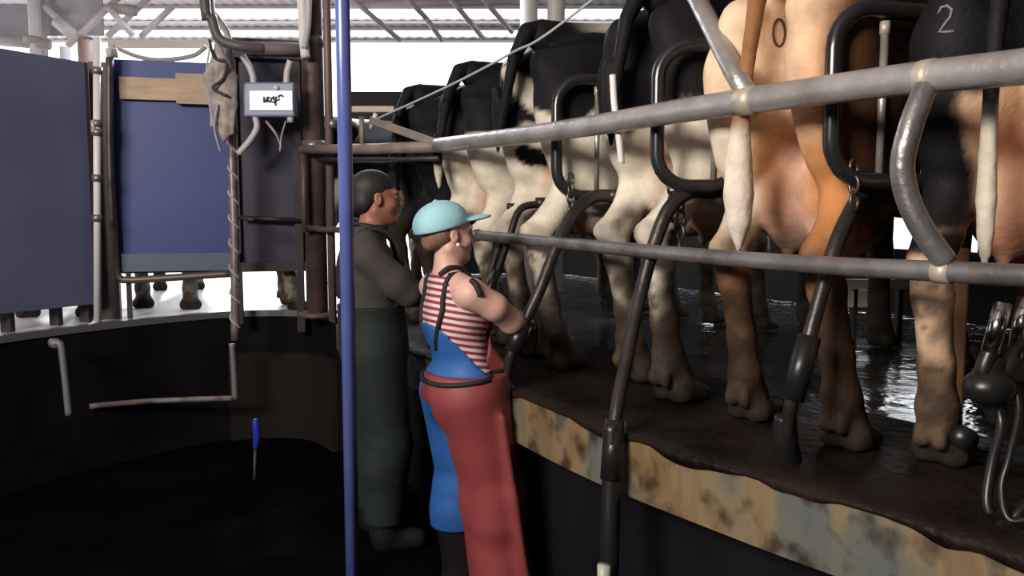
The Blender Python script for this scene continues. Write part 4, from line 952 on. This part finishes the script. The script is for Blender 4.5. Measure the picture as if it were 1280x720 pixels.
mesh('collar', tube([(-.035+.078*math.cos(a), .074*math.sin(a), 1.508+.012*-math.cos(a)) for a in [2*math.pi*k/24 for k in range(24)]], .009, 8, closed=True, smooth=False), blk, mo, world=False)
for s in 'RL':
    a = ml[s]; fd = Field((-.2,-.26,-.01), (.28,.26,.4), .01); fd.chain([(p, r+.024) for p, r in a[2:]], .03); fd.cone((a[3][0][0],a[3][0][1],.055), (a[3][0][0]+.15,a[3][0][1],.045), .06, .05, .03)
    fd.clip(lambda x, y, z: np.maximum(0*x - z, z - .34)); organic('boot', fd, bootm, mo)
fd = Field((-.16,-.12,1.52), (.12,.12,1.80), .006)
fd.ell((MH[0]-.026,0,MH[2]+.045), (.106,.086,.086), .02); fd.ell((MH[0]-.06,0,MH[2]-.02), (.062,.076,.062), .03)
fd.clip(lambda x, y, z: np.where(z > MH[2]+.04, x-.075-.5*(z-MH[2]-.04)*0, x+.005-(z-MH[2])*.9))
organic('hair', fd, mat('black_hair', (.012,.011,.014), .6, 0, col2=(.02,.018,.02), scale=30, bump=.1, bscale=40), mo)
# ------------------------------------------------------------------ light
w = bpy.data.worlds.new('sky'); bpy.context.scene.world = w; w.use_nodes = True
bg = w.node_tree.nodes['Background']; bg.inputs['Color'].default_value = (.93,.96,1,1); bg.inputs['Strength'].default_value = 3.0
def area(name, loc, target, size, power, col):
    l = bpy.data.lights.new(name, 'AREA'); l.energy = power; l.color = col; l.shape = 'RECTANGLE'; l.size = size[0]; l.size_y = size[1]
    o = bpy.data.objects.new(name, l); COL.objects.link(o); o.location = loc
    o.rotation_euler = (Vector(target) - Vector(loc)).to_track_quat('-Z', 'Y').to_euler(); return o
area('added_warm_fill', (-3.0, -1.2, 3.3), (.7, 3.0, 1.7), (2.2, 1.1), 380, (1., .91, .80))  # warm area light added inside the shed for the cows; no opening built there
area('added_cool_fill', (-1.6, 7.2, 3.6), (-1.4, 4.4, 1.5), (2.5, .8), 90, (.85, .9, 1.))  # cool area light added below the closed roof sheet to lift the left side
sl = bpy.data.lights.new('sun', 'SUN'); sl.energy = 3.0; sl.angle = R(3); sl.color = (1., .97, .92)
so = bpy.data.objects.new('sun', sl); COL.objects.link(so); so.location = (-4, 20, 12)
so.rotation_euler = (-Vector((-.35, 1, .62))).to_track_quat('-Z', 'Y').to_euler()
vs = bpy.context.scene.view_settings
vs.view_transform = 'Standard'; vs.look = 'None'; vs.exposure = 0; vs.gamma = 1; vs.use_curve_mapping = False
